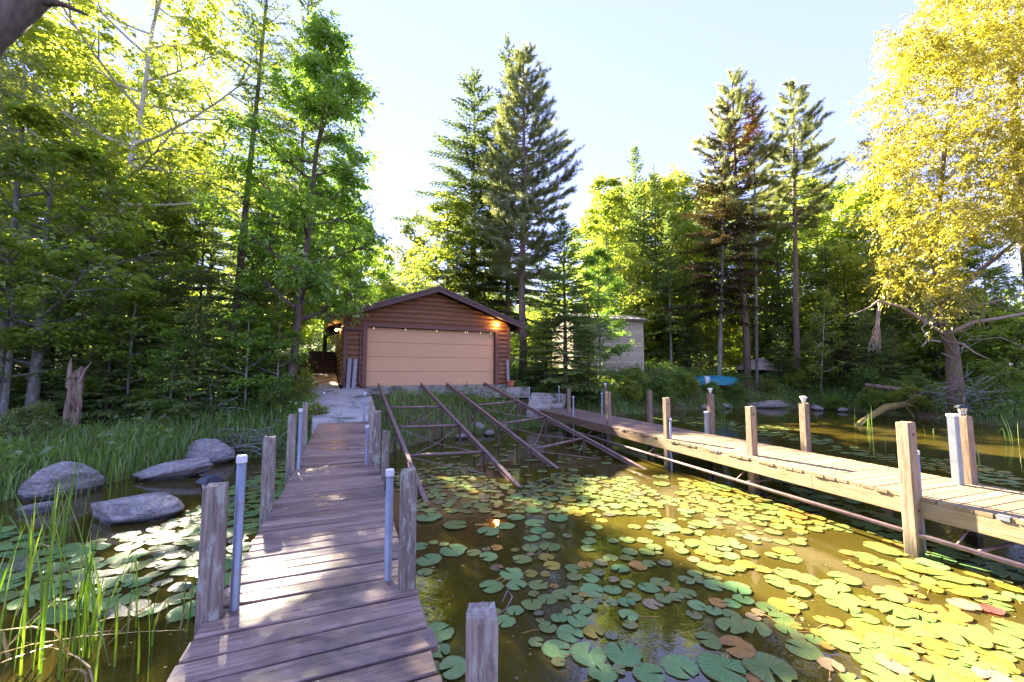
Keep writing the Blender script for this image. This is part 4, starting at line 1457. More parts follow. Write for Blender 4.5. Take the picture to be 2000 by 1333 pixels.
plant('young_fir', 'young_fir', 'young fir on the bank above the side ramp', 1068, 18.9, 610, 1.2, M['nd_fir'], M['bark_dark'])
plant('young_fir', 'young_fir', 'low spreading fir at the water between shed and dock', 1150, 19.4, 655, 1.3, M['nd_fir'], M['bark_dark'])
plant('maple_tree', 'ash', 'bright green slender maple whose leaves hang before the shed', 1172, 20.2, 470, .95, M['lf_ash'], M['bark_grey'])
plant('leafy_tree', 'woodland_slim', 'light green leafy tree rising over the shed roof', 1188, 26.0, 328, 1.0, M['lf_birch'], M['bark_grey'])
plant('fir_tree', 'fir', 'narrow fir with needle sharp tip above the shed', 1250, 30.0, 280, .78, M['nd_fir'], M['bark_dark'])
plant('fir_tree', 'fir', 'narrow fir just right of the sharpest fir tip', 1288, 29.0, 332, .85, M['nd_fir'], M['bark_dark'])
plant('slim_fir', 'bare_fir', 'slim pale fir with bare lower trunk beside the shed', 1312, 26.5, 420, .9, M['nd_fir'], M['bark_grey'])
plant('leaning_tree', 'bare_fir', 'leaning lichen grey fir trunk rising over the teal boat', 1404, 24.2, 205, .85, M['nd_brown'], M['bark_grey'], lean=.07)
plant('wide_pine', 'wide_pine', 'wide open pine standing beside the leaning grey trunk', 1461, 25.2, 140, .95, M['nd_pine'], M['bark_pine'], rz=1.2)
conifer('rust_top', 21, 5.2, .95, .1, wh=.26, nb=6, droop=.1, rise=.2, r0=.05, power=.8, irregular=.3)
plant('high_pine', 'high_pine', 'tall pine with a bare lower trunk and tufted high crown', 1556, 25.2, 155, .9, M['nd_pine'], M['bark_pine'], rz=.2, lean=.035)
plant('young_birch', 'sapling', 'thin pale birch sapling at the shore near the fallen log', 1603, 23.4, 560, .7, M['lf_bg'], M['bark_birch'], lean=.1)
for i, (px, Y, tp, wf) in enumerate(((1590, 24.0, 648, 1.25), (1652, 23.2, 660, 1.35), (1528, 25.0, 640, 1.1), (1700, 22.5, 610, 1.15), (1745, 22.6, 640, 1.2))):
    plant('young_fir', 'young_fir', 'low layered young fir on the far shore ' + ('by the covered boat' if px < 1620 else 'behind the mossy log'), px, Y, tp, wf, M['nd_fir'] if i != 1 else M['nd_brown'], M['bark_dark'], group='young firs along the right shore')
# rust coloured dead spire in front of the wide pine
rt = at_y(1466, 160, 24.3)
t = thing('dead_fir_top', 'rust brown dead fir top standing up against the wide pine', 'tree', (rt.x, 24.3, ground_z(rt.x, 24.3)))
tr, cr, H = PROTO['rust_top']
hh = rt.z - t.location.z
m = MB(); m.tube([(-.5, 0, -.2), (-.2, 0, hh * .4), (0, 0, hh - 5)], [.10, .08, .055], 8)
obj('lower_trunk', m.mesh('lower_trunk', True), M['bark_grey'], t)
obj('trunk', tr, M['bark_grey'], t, (0, 0, hh - H - .05))
obj('crown', cr, M['nd_rust'], t, (0, 0, hh - H - .05))
# woodland behind the shed and the teal boat
bgl = ((1150, 31, 400), (1215, 33, 350), (1265, 35, 330), (1330, 34, 318), (1345, 30, 400), (1390, 33, 345), (1425, 37, 350), (1500, 33, 370), (1530, 31, 420), (1610, 32, 400), (1640, 36, 330), (1690, 31, 370), (1735, 29, 330), (1780, 33, 350), (1850, 30, 420), (1940, 28, 450), (1300, 40, 340), (1570, 40, 330), (1235, 28, 470), (1475, 29, 470), (1660, 27.5, 470), (1370, 28.5, 500))
for i, (px, Y, tp) in enumerate(bgl):
    where = 'behind the shed' if px < 1260 else 'between the shed and the leaning grey trunk' if px < 1400 else 'behind the wide pine' if px < 1505 else 'behind the high crowned pine' if px < 1655 else 'behind the yellow willow'
    plant('woodland_tree', ('woodland', 'woodland_slim')[i % 2], ('bushy' if i % 2 == 0 else 'slim') + ' leafy yellow green woodland tree ' + where, px, Y, tp, 1.0 + .15 * (i % 3), M['lf_bg'], M['bark_dark'] if i % 3 else M['bark_grey'], group='woodland trees ' + where)
for i, (px, Y, tp, wf) in enumerate(((1345, 27.5, 520, 1.1), (1530, 27.5, 430, 1.0), (1625, 27, 480, 1.1), (1720, 25.5, 470, 1.0), (1790, 24.5, 480, 1.1), (1880, 24, 520, 1.1), (1960, 22, 560, 1.1))):
    plant('dark_fir', 'fir', 'dark fir in the woodland ' + ('near the leaning grey trunk' if px < 1400 else 'beside the high crowned pine' if px < 1660 else 'behind the willow'), px, Y, tp, wf, M['nd_fir'], M['bark_dark'], group='dark firs of the right woodland')
for i, (px, Y, tp) in enumerate(((1915, 22, 600), (1990, 19.5, 640), (1835, 22.5, 640))):
    plant('green_bush', 'bush', 'leafy green bush on the bank behind the willow trunk', px, Y, tp, 1.3, M['lf_maple'], M['bark_dark'], 'bush', group='bushes behind the willow')

# ------------------------------------------------------------------ left woodland
plant('tall_spruce', 'spruce', 'tall dark spruce with visible straight trunk left of the boathouse', 443, 13.2, -150, .8, M['nd_spruce'], M['bark_dark'], lean=.045)
plant('tall_spruce', 'spruce_open', 'tall dark conifer crown against the sky beside the ash tree', 572, 17.5, -70, .62, M['nd_spruce'], M['bark_dark'])
plant('ash_tree', 'ash', 'bright green ash tree overhanging the boathouse left eave', 562, 12.2, 10, .85, M['lf_ash'], M['bark_dark'], rz=.6, lean=.075)
plant('ash_tree', 'ash', 'small bright green ash beside the tall leaning ash', 530, 15.0, 350, 1.05, M['lf_ash'], M['bark_dark'])
plant('slim_fir', 'fir', 'slim dark fir standing in the left woodland', 302, 14.2, 285, .95, M['nd_fir'], M['bark_dark'])
plant('slim_fir', 'bare_fir', 'bare stemmed fir between the slim fir and tall spruce', 382, 15.5, 330, 1.0, M['nd_fir'], M['bark_dark'])
for i, (px, Y, tp, wf) in enumerate(((95, 11.4, 560, 1.2), (205, 11.2, 590, 1.2), (275, 12.0, 520, 1.1), (370, 11.3, 585, 1.25), (425, 11.8, 620, 1.3), (500, 13.0, 560, 1.1), (20, 11.5, 590, 1.2), (150, 13.6, 480, 1.1), (510, 12.0, 660, 1.1))):
    where = 'behind the broken snag' if px < 180 else 'beside the slim dark fir' if px < 320 else 'around the foot of the tall spruce' if px < 470 else 'beside the leaning ash trunk'
    plant('small_fir', 'young_fir', 'small layered fir ' + where, px, Y, tp, wf, M['nd_fir'], M['bark_dark'], group='small firs ' + where)
plant('birch_tree', 'birch', 'tall pale stemmed birch with yellow green leaves at the left shore', 172, 12.8, -190, 1.0, M['lf_birch'], M['bark_birch'], rz=2.2, lean=.10)
plant('birch_tree', 'birch', 'yellow green birch deeper in the left woodland', 285, 18.0, 60, .72, M['lf_birch'], M['bark_birch'], rz=.9)
plant('maple_tree', 'maple', 'broad leaved maple hanging over the left bank', 60, 10.6, 210, 1.05, M['lf_maple'], M['bark_grey'], rz=3.0)
plant('maple_tree', 'maple', 'maple behind the left bank beside the birch', 215, 15.0, 300, 1.1, M['lf_birch'], M['bark_grey'], rz=1.0)
plant('grey_willow', 'grey_tree', 'greyish narrow leaved tree at the left edge', -10, 10.2, 90, .95, M['lf_grey'], M['bark_grey'])
for i, (px, Y, tp, mt) in enumerate(((-60, 15, -50, 'lf_birch'), (90, 18, 40, 'lf_birch'), (230, 24, 180, 'lf_bg'), (120, 26, 200, 'lf_bg'), (330, 29, 270, 'lf_bg'), (400, 26, 280, 'lf_birch'), (505, 26, 330, 'lf_bg'), (560, 31, 330, 'lf_bg'), (650, 34, 390, 'lf_bg'), (700, 33, 430, 'lf_birch'), (745, 38, 470, 'lf_bg'), (790, 42, 500, 'lf_bg'), (20, 30, 240, 'lf_bg'), (830, 45, 500, 'lf_bg'), (880, 36, 520, 'lf_bg'), (960, 38, 540, 'lf_bg'), (1045, 34, 560, 'lf_bg'), (1095, 37, 540, 'lf_bg'), (-150, 22, 60, 'lf_bg'))):
    where = 'behind the left bank maple and birch' if px < 260 else 'behind the tall spruce' if px < 520 else 'beyond the lawn beside the boathouse' if px < 765 else 'far behind the boathouse roof'
    plant('woodland_tree', ('woodland_slim', 'woodland')[i % 2], ('slim' if i % 2 == 0 else 'bushy') + ' leafy woodland tree ' + where, px, Y, tp, 1.0 + .12 * (i % 3), M[mt], M['bark_dark'] if i % 3 else M['bark_birch'], group='woodland trees ' + where)
plant('ash_tree', 'ash', 'leafy ash between the tall dark conifer and the sky gap', 632, 19.0, 305, .9, M['lf_ash'], M['bark_dark'], rz=2.0)
plant('ash_tree', 'ash', 'leafy ash nearest the sky gap beside the boathouse roof', 700, 21.0, 410, 1.0, M['lf_ash'], M['bark_dark'], rz=3.3)
for i, (px, Y, tp, wf, key, mt, lab) in enumerate(((5, 10.2, 450, 1.1, 'maple', 'lf_maple', 'low spreading maple at the left edge of the bank'), (150, 13.2, 430, 1.0, 'maple', 'lf_ash', 'fresh green maple sapling behind the broken snag'), (245, 11.3, 560, 1.3, 'sapling', 'lf_maple', 'leafy sapling on the bank between snag and dead sapling'),
                                                  (330, 11.0, 640, 1.3, 'sapling', 'lf_ash', 'short leafy sapling in front of the slim dark fir'), (478, 11.6, 590, 1.3, 'sapling', 'lf_ash', 'bright leafy sapling at the foot of the tall spruce'), (540, 12.0, 600, 1.4, 'sapling', 'lf_ash', 'bright leafy sapling at the leaning ash foot'))):
    plant('maple_sapling' if key == 'maple' else 'sapling', key, lab, px, Y, tp, wf, M[mt], M['bark_grey'])
# heavy limb of a tree standing outside on the left, leaning in over the corner
def corner_limb():
    t = thing('overhanging_tree', 'dark thick leaning trunk crossing the upper left corner', 'tree', (-10.6, 5.2, ground_z(-10.6, 5.2)))
    o = t.location
    A = at_y(-30, 70, 6.6) - o
    B = at_y(85, -25, 6.9) - o
    m = MB()
    m.tube([(0, 0, -.3), (.4, .3, 2.2), tuple((Vector((.4, .3, 2.2)) + A) / 2 + Vector((-.2, 0, .4))), tuple(A), tuple(B), tuple(B + (B - A) * 1.2)], [.34, .30, .28, .26, .22, .12], 12)
    obj('trunk', m.mesh('trunk', True), M['bark_dark'], t)
    m = MB()
    C = at_y(75, 5, 6.85) - o
    D = at_y(120, 8, 7.0) - o
    E = at_y(172, 30, 7.1) - o
    m.tube([tuple(C), tuple(D), tuple(E)], [.06, .045, .02], 7)
    obj('branch', m.mesh('branch', True), M['bark_dark'], t)
corner_limb()

# dense leafy thickets closing the woodland floor, then the far wood that reads as one mass
rt_ = random.Random(77)
for i in range(46):
    px = -120 + i * 48 + rt_.uniform(-20, 20)
    Y = rt_.uniform(27, 38) if px > 700 else rt_.uniform(34, 42)
    if 560 < px < 760:
        Y = rt_.uniform(37, 44)
    plant('thicket', 'bush', 'leafy thicket bush ' + ('beyond the lawn' if px < 780 else 'behind the boathouse' if px < 1080 else 'behind the shed' if px < 1300 else 'behind the teal boat and pines' if px < 1640 else 'behind the willow'), px, Y, None, 1.3, M['lf_bg'] if i % 3 else M['lf_maple'], M['bark_dark'], 'bush', group='thickets on the woodland floor', hfac=rt_.uniform(1.0, 1.9))
def far_wood():
    g = np.random.RandomState(3)
    n = 2600
    ang = g.uniform(-1.15, 1.15, n)
    R_ = g.uniform(46, 72, n)
    C0 = np.c_[np.sin(ang) * R_, np.cos(ang) * R_]
    zg = heights(C0)
    top = 6 + 2.0 * vnoise(C0, .35, 2) + 1.5 * vnoise(C0, 1.1, 5)
    z = zg + top * g.uniform(0.02, 1, n)
    idx = np.repeat(np.arange(n), 46)
    P = np.c_[C0[idx], z[idx]] + g.normal(0, .75, (len(idx), 3))
    Tn = unit(g.normal(0, 1, P.shape))
    Nn = unit(np.array([0, 0, 1.0]) + g.normal(0, .6, P.shape))
    val = np.clip(g.uniform(0, .45, n)[idx] + g.uniform(0, .5, len(idx)), 0, 1)
    o = obj('far_wood', leaf_mesh('far_wood', P, Tn, Nn, .42, .30, val), M['lf_bg'])
    o['kind'] = 'stuff'
    tag(o, 'distant leafy wood closing the view behind all the trees', 'wood')
far_wood()

# ------------------------------------------------------------------ yellow willow on the right
def willow():
    Y0 = 17.2
    base = at_z(1872, 792, .35)
    base = Vector((base.x * Y0 / base.y, Y0, ground_z(base.x * Y0 / base.y, Y0)))
    T = thing('willow_tree', 'large yellow leaved willow with dead lower limbs leaning over the water', 'tree', base)
    def P(px, py, dy=0.0):
        return at_y(px, py, Y0 + dy) - base
    def limb(name, pts, r0, r1, mat, parent=T, sides=9):
        m = MB()
        n = len(pts)
        m.tube([tuple(p) for p in pts], [r0 + (r1 - r0) * i / (n - 1) for i in range(n)], sides)
        return obj(name, m.mesh(name, True), mat, parent)
    def wig(A, B, n, amp, seed):
        g = random.Random(seed)
        L = (B - A).length
        return [A.lerp(B, i / n) + (Vector((g.uniform(-1, 1), g.uniform(-1, 1), g.uniform(-1, 1))) * amp * L if 0 < i < n else Vector()) for i in range(n + 1)]
    limb('trunk', [Vector((0, 0, -.4)), P(1866, 760), P(1862, 715, .1), P(1858, 672), P(1840, 640)], .31, .19, M['bark_willow'], sides=12)
    limb('limb', [P(1838, 642), P(1838, 610, -.2), P(1836, 560), P(1826, 500, .3), P(1830, 440), P(1836, 380, .4), P(1850, 250, .6)], .21, .07, M['bark_willow'])
    limb('limb', [P(1838, 600, 0), P(1868, 570, .2), P(1925, 520, .4), P(1975, 480, .7), P(2060, 400, 1.0)], .13, .05, M['bark_willow'])
    limb('limb', [P(1834, 500, .3), P(1800, 480, .2), P(1760, 455, 0), P(1725, 440, -.2)], .07, .02, M['bark_willow'])
    limb('limb', [P(1836, 480, .3), P(1870, 465, .4), P(1930, 445, .6), P(2010, 430, .8)], .09, .03, M['bark_willow'])
    limb('limb', [P(1990, 340, 2.0), P(1975, 290, 2.0), P(1950, 270, 1.9), P(1900, 255, 1.8)], .14, .04, M['bark_willow'])
    limb('limb', [P(2040, 780, 2.4), P(2010, 500, 2.2), P(1988, 330, 2.0), P(1975, 150, 2.0), P(1960, 20, 2)], .32, .10, M['bark_willow'])
    # bleached dead limbs low on the trunk
    dead = [([P(1845, 655), P(1800, 625, -.5), P(1760, 600, -.8), P(1715, 588, -1.0)], .10, .05),
            ([P(1715, 588, -1.0), P(1700, 600, -1.1), P(1672, 612, -1.2), P(1648, 618, -1.3)], .035, .01),
            ([P(1845, 655), P(1862, 648, -.3), P(1900, 630, -.7), P(1950, 622, -1.0), P(2005, 612, -1.2), P(2080, 605, -1.4)], .10, .05),
            ([P(1835, 668, -.2), P(1812, 664, -.6), P(1800, 678, -.8)], .05, .02),
            ([P(1850, 668, -.2), P(1880, 672, -.7), P(1905, 690, -1.0), P(1932, 702, -1.2)], .05, .015),
            ([P(1838, 690, -.2), P(1850, 694, -.6), P(1866, 702, -.8)], .03, .012),
            ([P(1845, 648), P(1826, 620, -.4), P(1800, 640, -.6), P(1815, 670, -.7)], .04, .02),
            ([P(1865, 640), P(1872, 600, -.4), P(1880, 572, -.6), P(1895, 540, -.8)], .03, .008),
            ([P(1850, 605, 0), P(1900, 600, -.4), P(1960, 585, -.8), P(2000, 575, -1.0)], .06, .02)]
    for i, (pts, a, b) in enumerate(dead):
        limb('dead_limb', pts, a, b, M['dead_wood'], sides=7)
    gt = random.Random(21)
    for k in range(34):
        A = P(gt.uniform(1800, 1900), gt.uniform(560, 700), gt.uniform(-.6, .4))
        B = A + Vector((gt.gauss(.1, 1.3), gt.gauss(-.3, .6), gt.gauss(.35, .55)))
        limb('dead_limb', wig(A, B, 4, .09, 300 + k), .022, .005, M['dead_wood'] if k % 3 else M['lichen_wood'], sides=5)
    # hanging broom of dead twigs
    tip = P(1716, 590, -1.0)
    br = limb('dead_twig', [tip, P(1718, 612, -1.0), P(1717, 640, -1.0), P(1712, 668, -1.0)], .03, .018, M['dead_wood'], sides=6)
    g = random.Random(3)
    m = MB()
    for k in range(26):
        A = P(1712 + g.uniform(0, 6), g.uniform(600, 668), -1.0)
        B = P(g.uniform(1694, 1722), g.uniform(668, 692), -1.0 + g.uniform(-.2, .2))
        m.tube([tuple(A), tuple((A + B) / 2 + Vector((g.uniform(-.05, .05), 0, 0))), tuple(B)], [.013, .009, .005], 4)
    obj('twig_broom', m.mesh('twig_broom'), M['dead_wood'], br)
    # grey brush of roots and dead shoots round the foot
    m = MB()
    for k in range(75):
        a = g.uniform(0, 6.28)
        r = abs(g.gauss(0, 1.1))
        A = Vector((g.gauss(0, .35), g.gauss(-.3, .3), g.uniform(.0, 1.6)))
        B = A + Vector((g.gauss(0, .9), g.gauss(-.3, .5), g.gauss(-.1, .45)))
        m.tube([tuple(A), tuple((A + B) / 2 + Vector((g.gauss(0, .1), g.gauss(0, .1), g.gauss(0.1, .1)))), tuple(B)], [.016, .011, .005], 4)
    obj('root_brush', m.mesh('root_brush'), M['bark_grey'], T)['kind'] = 'stuff'
    # crown: pendulous sprays filling a broad dome
    gg = np.random.RandomState(8)
    cl = []
    tries = 0
    while len(cl) < 2400 and tries < 60000:
        tries += 1
        px, py = gg.uniform(1640, 2300), gg.uniform(-170, 610)
        dy = gg.uniform(-3.0, 4.5)
        # outline of the dome in its own plane
        lim = np.interp(py, [-170, -60, 0, 60, 130, 210, 290, 360, 430, 520, 570, 610], [1950, 1850, 1790, 1735, 1705, 1685, 1658, 1680, 1685, 1700, 1720, 1780])
        wob = 26 * math.sin(py * .055) + 14 * math.sin(py * .13 + 1)
        if px < lim + wob + abs(dy - .5) * 16:
            continue
        if py > 470 and (px > 1890 or dy > 2.5):
            continue
        p = at_y(px, py, Y0 + dy) - base
        # keep some gaps
        if math.sin(p.x * 1.9 + p.z * .8) + math.sin(p.z * 1.7 - p.y * 1.1) + math.sin(p.y * 2.1 + p.x) < -1.15:
            continue
        cl.append(p)
    Cc = np.array([tuple(p) for p in cl])
    n = 100
    idx = np.repeat(np.arange(len(Cc)), n)
    ax = unit(np.c_[gg.normal(0, .5, (len(Cc), 2)) + np.array([-.25, -.1]), gg.normal(.15, .45, len(Cc))])
    nsp = 5
    sd = unit(ax[:, None, :] * .8 + gg.normal(0, .55, (len(Cc), nsp, 3)))
    k_ = gg.randint(0, nsp, len(idx))
    u = gg.uniform(-.25, 1, len(idx))
    dv = sd[idx, k_]
    P_ = Cc[idx] + dv * (u * .85)[:, None]
    P_[:, 2] -= u * u * .42
    side = unit(np.cross(dv, np.array([0, 0, 1.0]))) * gg.choice([-1.0, 1.0], len(idx))[:, None]
    P_ += side * .05 + gg.normal(0, .045, P_.shape)
    Tn = unit(dv * .6 + side * .55 + gg.normal(0, .25, P_.shape) + np.array([0, 0, -.45]))
    Nn = unit(np.array([0, 0, 1.0]) + gg.normal(0, .7, P_.shape))
    sz = gg.uniform(.55, 1.35, len(P_))
    val = np.clip(gg.uniform(0, .3, len(Cc))[idx] + gg.uniform(0, .7, len(P_)), 0, 1)
    obj('crown', leaf_mesh('crown', P_, Tn, Nn, .130 * sz, .052 * sz, val), M['lf_willow'], T)
    # thin twigs through the crown
    m = MB()
    for k in range(170):
        c = Cc[gg.randint(len(Cc))]
        a = ax[gg.randint(len(Cc))]
        q = c - a * .2 + np.array([.5, 0, -.7])
        m.tube([tuple(q), tuple((q + c) / 2 + np.array([0, 0, .1])), tuple(c), tuple(c + a * .4)], [.014, .010, .007, .003], 4, cap=False)
    obj('twig_growth', m.mesh('twig_growth'), M['bark_willow'], T)['kind'] = 'stuff'
willow()

# ------------------------------------------------------------------ shed, boats and other things on the far bank
def shed():
    # right front corner seen at px 1257; the long wall faces the water
    c = at_y(1257, 714, 23.6)
    z0 = ground_z(c.x, c.y) - .05
    T = thing('shed', 'weathered grey beige clapboard shed with low pale roof half hidden by trees', 'shed', (c.x, c.y, z0), math.radians(14))
    Wd, Dp, Hh = 4.4, 3.6, at_y(1257, 628, 23.6).z - z0
    m = MB()
    m.box((-Wd / 2, Dp / 2 + .02, Hh / 2), (Wd - .06, Dp - .04, Hh - .02))
    obj('wall', m.mesh('wall'), M['siding'], T)
    n = int(Hh / .135)
    for i in range(n):
        m = MB()
        z = i * Hh / n
        h = Hh / n
        m.prism([(.02, z), (-.060, z), (-.014, z + h + .012), (.02, z + h + .012)], 'x', -Wd + .05, -.05)
        obj('siding_board', m.mesh('siding_board'), M['siding'], T)
        m = MB()
        m.prism([(-.02, z), (.022, z), (.006, z + h + .012), (-.02, z + h + .012)], 'y', .05, Dp - .05)
        obj('siding_board', m.mesh('siding_board'), M['siding'], T)
    for x, y in ((-.02, -.005), (-Wd + .02, -.005), (.0, Dp)):
        board('corner_board', Hh, .09, .07, M['siding'], T, (x, y, Hh / 2), (0, -math.pi / 2, 0))
    # shallow roof pitched away
    m = MB()
    m.prism([(-.25, Hh + .02), (Dp / 2, Hh + .55), (Dp + .25, Hh + .02), (Dp + .25, Hh + .09), (Dp / 2, Hh + .63), (-.25, Hh + .09)], 'x', -Wd - .2, .22)
    r = obj('roof', m.mesh('roof'), M['shed_roof'], T)
    m = MB()
    m.box((-Wd / 2, -.262, Hh + .02), (Wd + .4, .022, .13))
    obj('eave_board', m.mesh('eave_board'), M['bark_dark'], r)
    w_ = obj('window', MB_box((.62, .05, .42), (-1.62, -.055, Hh - .62)), M['glass'], T)
    for bx in ((-1.62, Hh - .40, .70, .05), (-1.62, Hh - .84, .70, .05)):
        obj('frame', MB_box((bx[2], .07, bx[3]), (bx[0], -.06, bx[1])), M['trim'], w_)
    for x in (-1.955, -1.285):
        obj('frame', MB_box((.05, .068, .40), (x, -.0605, Hh - .62)), M['trim'], w_)
shed()
def rowboat():
    a = at_y(1346, 727, 24.2)
    b = at_y(1440, 736, 24.0)
    mid = (a + b) / 2
    L = (b - a).length + .1
    z = ground_z(mid.x, mid.y)
    T = thing('overturned_boat', 'overturned teal boat with a white band lying on the bank', 'boat', (mid.x, mid.y, z + .1), math.atan2(b.y - a.y, b.x - a.x))
    def sect(t):
        w_ = .48 * max(.10, (1 - abs(2 * t - 1) ** 2.6)) ** .6
        h = .56 - .16 * abs(2 * t - 1) ** 2.2
        if t < .02:
            w_ = .40
        return w_, h
    m = MB()
    ns, k = 17, 9
    vs, fs = [], []
    for i in range(ns):
        t = i / (ns - 1) * .97 + .01
        w_, h = sect(max(t, .12))
        for j in range(k):
            an = math.pi * j / (k - 1)
            cy = math.cos(an)
            vs.append(((t - .5) * L, w_ * math.copysign(abs(cy) ** .55, cy), h * math.sin(an) ** .6 + .02))
    for i in range(ns - 1):
        for j in range(k - 1):
            fs.append((i * k + j, i * k + j + 1, (i + 1) * k + j + 1, (i + 1) * k + j))
    fs.append(tuple(range(k)))
    fs.append(tuple(range(ns * k - 1, (ns - 1) * k - 1, -1)))
    m.add(vs, fs)
    obj('hull', m.mesh('hull', True), M['teal'], T)
    m = MB()
    vs, fs = [], []
    for i, t in enumerate((.285, .315, .345, .375)):
        w_, h = sect(t)
        for j in range(k):
            an = math.pi * j / (k - 1)
            cy = math.cos(an)
            vs.append(((t - .5) * L, (w_ + .012) * math.copysign(abs(cy) ** .55, cy), (h + .012) * math.sin(an) ** .6 + .02))
    for i in range(3):
        for j in range(k - 1):
            fs.append((i * k + j, i * k + j + 1, (i + 1) * k + j + 1, (i + 1) * k + j))
    m.add(vs, fs)
    obj('band', m.mesh('band', True), M['white_paint'], T)
    m = MB()
    for s in (-1, 1):
        m.tube([((t - .5) * L, s * (sect(max(t, .12))[0] + .02), .03) for t in np.linspace(.02, .97, 12)], .022, 6)
    obj('gunwale', m.mesh('gunwale'), M['black'], T)
    m = MB()
    m.tube([((t - .5) * L, 0, sect(max(t, .12))[1] + .03) for t in np.linspace(.03, .96, 12)], .018, 6)
    obj('keel', m.mesh('keel'), M['teal'], T)
rowboat()
def covered_boat():
    c = at_y(1487, 738, 26.0)
    z = ground_z(c.x, c.y)
    T = thing('covered_boat', 'tan canvas covered boat on a trailer behind the pine trunks', 'boat', (c.x, c.y, z), math.radians(12))
    sc_ = .95
    m = MB()
    # ridge tent like cover
    ridge = [(-1.5, 0, .95), (-.6, 0, 1.28), (.15, 0, 1.42), (.8, 0, 1.15), (1.25, 0, .72)]
    vs, fs = [], []
    k = 7
    for (x, y, zt) in ridge:
        for j in range(k):
            a = (j / (k - 1) - .5) * 2
            w_ = .82 * (1 - max(0, x - .4) / 1.5)
            vs.append((x * sc_, a * w_, (zt - (zt - .62) * abs(a) ** 1.25 - .03 * math.sin(x * 9 + a * 5))))
    n = len(ridge)
    for i in range(n - 1):
        for j in range(k - 1):
            fs.append((i * k + j, i * k + j + 1, (i + 1) * k + j + 1, (i + 1) * k + j))
    fs.append(tuple(range(k)))
    fs.append(tuple(range(n * k - 1, (n - 1) * k - 1, -1)))
    m.add(vs, fs)
    obj('canvas_cover', m.mesh('canvas_cover'), M['tarp'], T)
    m = MB()
    m.prism([(-.62, .60), (.62, .60), (.25, .32), (-.25, .32)], 'x', -1.35, 1.0)
    obj('hull', m.mesh('hull'), M['black'], T)
    obj('trailer_frame', MB_box((2.9, .07, .07), (.1, 0, .27)), M['rust_dark'], T)
    obj('axle', MB_box((.07, 1.3, .07), (-.2, 0, .26)), M['rust_dark'], T)
    for s in (-1, 1):
        m = MB()
        m.tube([(-.2, s * .62, .25), (-.2, s * .75, .25)], .25, 16)
        w_ = obj('wheel', m.mesh('wheel'), M['black'], T)
        m = MB()
        m.tube([(-.2, s * .73, .25), (-.2, s * .757, .25)], .12, 12)
        obj('rim', m.mesh('rim'), M['white_paint'], w_)
    obj('jack_stand', MB_box((.09, .09, .34), (1.0, 0, .16)), M['white_paint'], T)
covered_boat()
def plank_frame():
    c = at_y(622, 678, 31.0)
    z = ground_z(c.x, c.y)
    T = thing('plank_frame', 'pale upright posts of an open wooden frame beyond the lawn', 'wooden frame', (c.x, c.y, z), .1)
    for i, x in enumerate((-.43, -.13, .13, .42)):
        board('upright', 1.0, .12, .05, M['grey_board'], T, (x, 0, .5), (0, -math.pi / 2 + (.05, -.04, .03, -.05)[i], 0))
    board('rail', 1.1, .09, .05, M['grey_board'], T, (0, .055, .22))
    board('brace', .6, .06, .04, M['grey_board'], T, (-.28, .06, .45), (0, -1.0, 0))
    c = at_y(330, 684, 25.0)
    z = ground_z(c.x, c.y)
    t = thing('green_tarp', 'dark green tarpaulin heap at the far edge of the lawn', 'tarp', (c.x, c.y, z - .05), .4)
    rnd = random.Random(9)
    m = MB()
    vs, fs = [], []
    n = 9
    for i in range(n):
        for j in range(n):
            u, v = i / (n - 1) * 2 - 1, j / (n - 1) * 2 - 1
            r = max(abs(u), abs(v))
            vs.append((u * .9, v * .55, max(0, .6 * (1 - r ** 2.2)) + rnd.uniform(-.05, .05) * (r < .95)))
    for i in range(n - 1):
        for j in range(n - 1):
            fs.append((i * n + j, i * n + j + 1, (i + 1) * n + j + 1, (i + 1) * n + j))
    m.add(vs, fs)
    obj('sheet', m.mesh('sheet'), rough_mat('green_tarpaulin', (.01, .075, .055), (.02, .12, .085), 3, .5), t)
plank_frame()

# ------------------------------------------------------------------ boulders, snag, logs, brush
def rock_mesh(seed, sx, sy, sz, facets=.22, flat=0.0):
    import bmesh
    bm = bmesh.new()
    bmesh.ops.create_icosphere(bm, subdivisions=4, radius=1)
    g = np.random.RandomState(seed)
    pl = unit(g.normal(0, 1, (15, 3)) + np.array([0, 0, .1]))
    dist = g.uniform(.60, .95, 15)
    for v in bm.verts:
        p = np.array(v.co)
        d = pl @ p
        k = 1.0
        for dd, ds in zip(d, dist):
            if dd > ds:
                k = min(k, ds / dd)
        p = p * (k * (1 - facets * .0))
        p = p + .035 * np.sin(p[[1, 2, 0]] * 5 + seed) + .018 * np.sin(p[[2, 0, 1]] * 13 + seed)
        v.co = (p[0] * sx, p[1] * sy, p[2] * sz)
    me = bpy.data.meshes.new('boulder')
    bm.to_mesh(me)
    bm.free()
    return me
def boulder(label, px, py, z, wpx, seed, hy=.8, hz=.6, rz=0.0, tilt=0.0, sink=.25):
    p = at_z(px, py, z)
    wd = wpx / F * p.y / 2
    o = obj('boulder', rock_mesh(seed, wd, wd * hy, wd * hz), M['rock'], None, (p.x, p.y + wd * hy * .5, z + wd * hz * (1 - 2 * sink) * .5), (0, tilt, rz))
    return tag(o, label, 'boulder')
boulder('pale rounded boulder at the reedy left shore', 78, 972, 0, 135, 1, .8, .62, .3, 0, .1)
boulder('low wide grey boulder half sunk among the left lily pads', 228, 1022, 0, 168, 2, .75, .42, .1, .05, .1)
boulder('long flat stone slab sloping into the water by the left bank', 318, 938, 0, 150, 3, .45, .28, .42, -.20, .05)
boulder('blocky grey boulder at the end of the long stone slab', 392, 908, 0, 92, 4, .8, .75, .5, 0, .15)
boulder('small dark boulder at the left edge of the reeds', 18, 945, .1, 60, 5, .8, .6, 0, 0, .2)
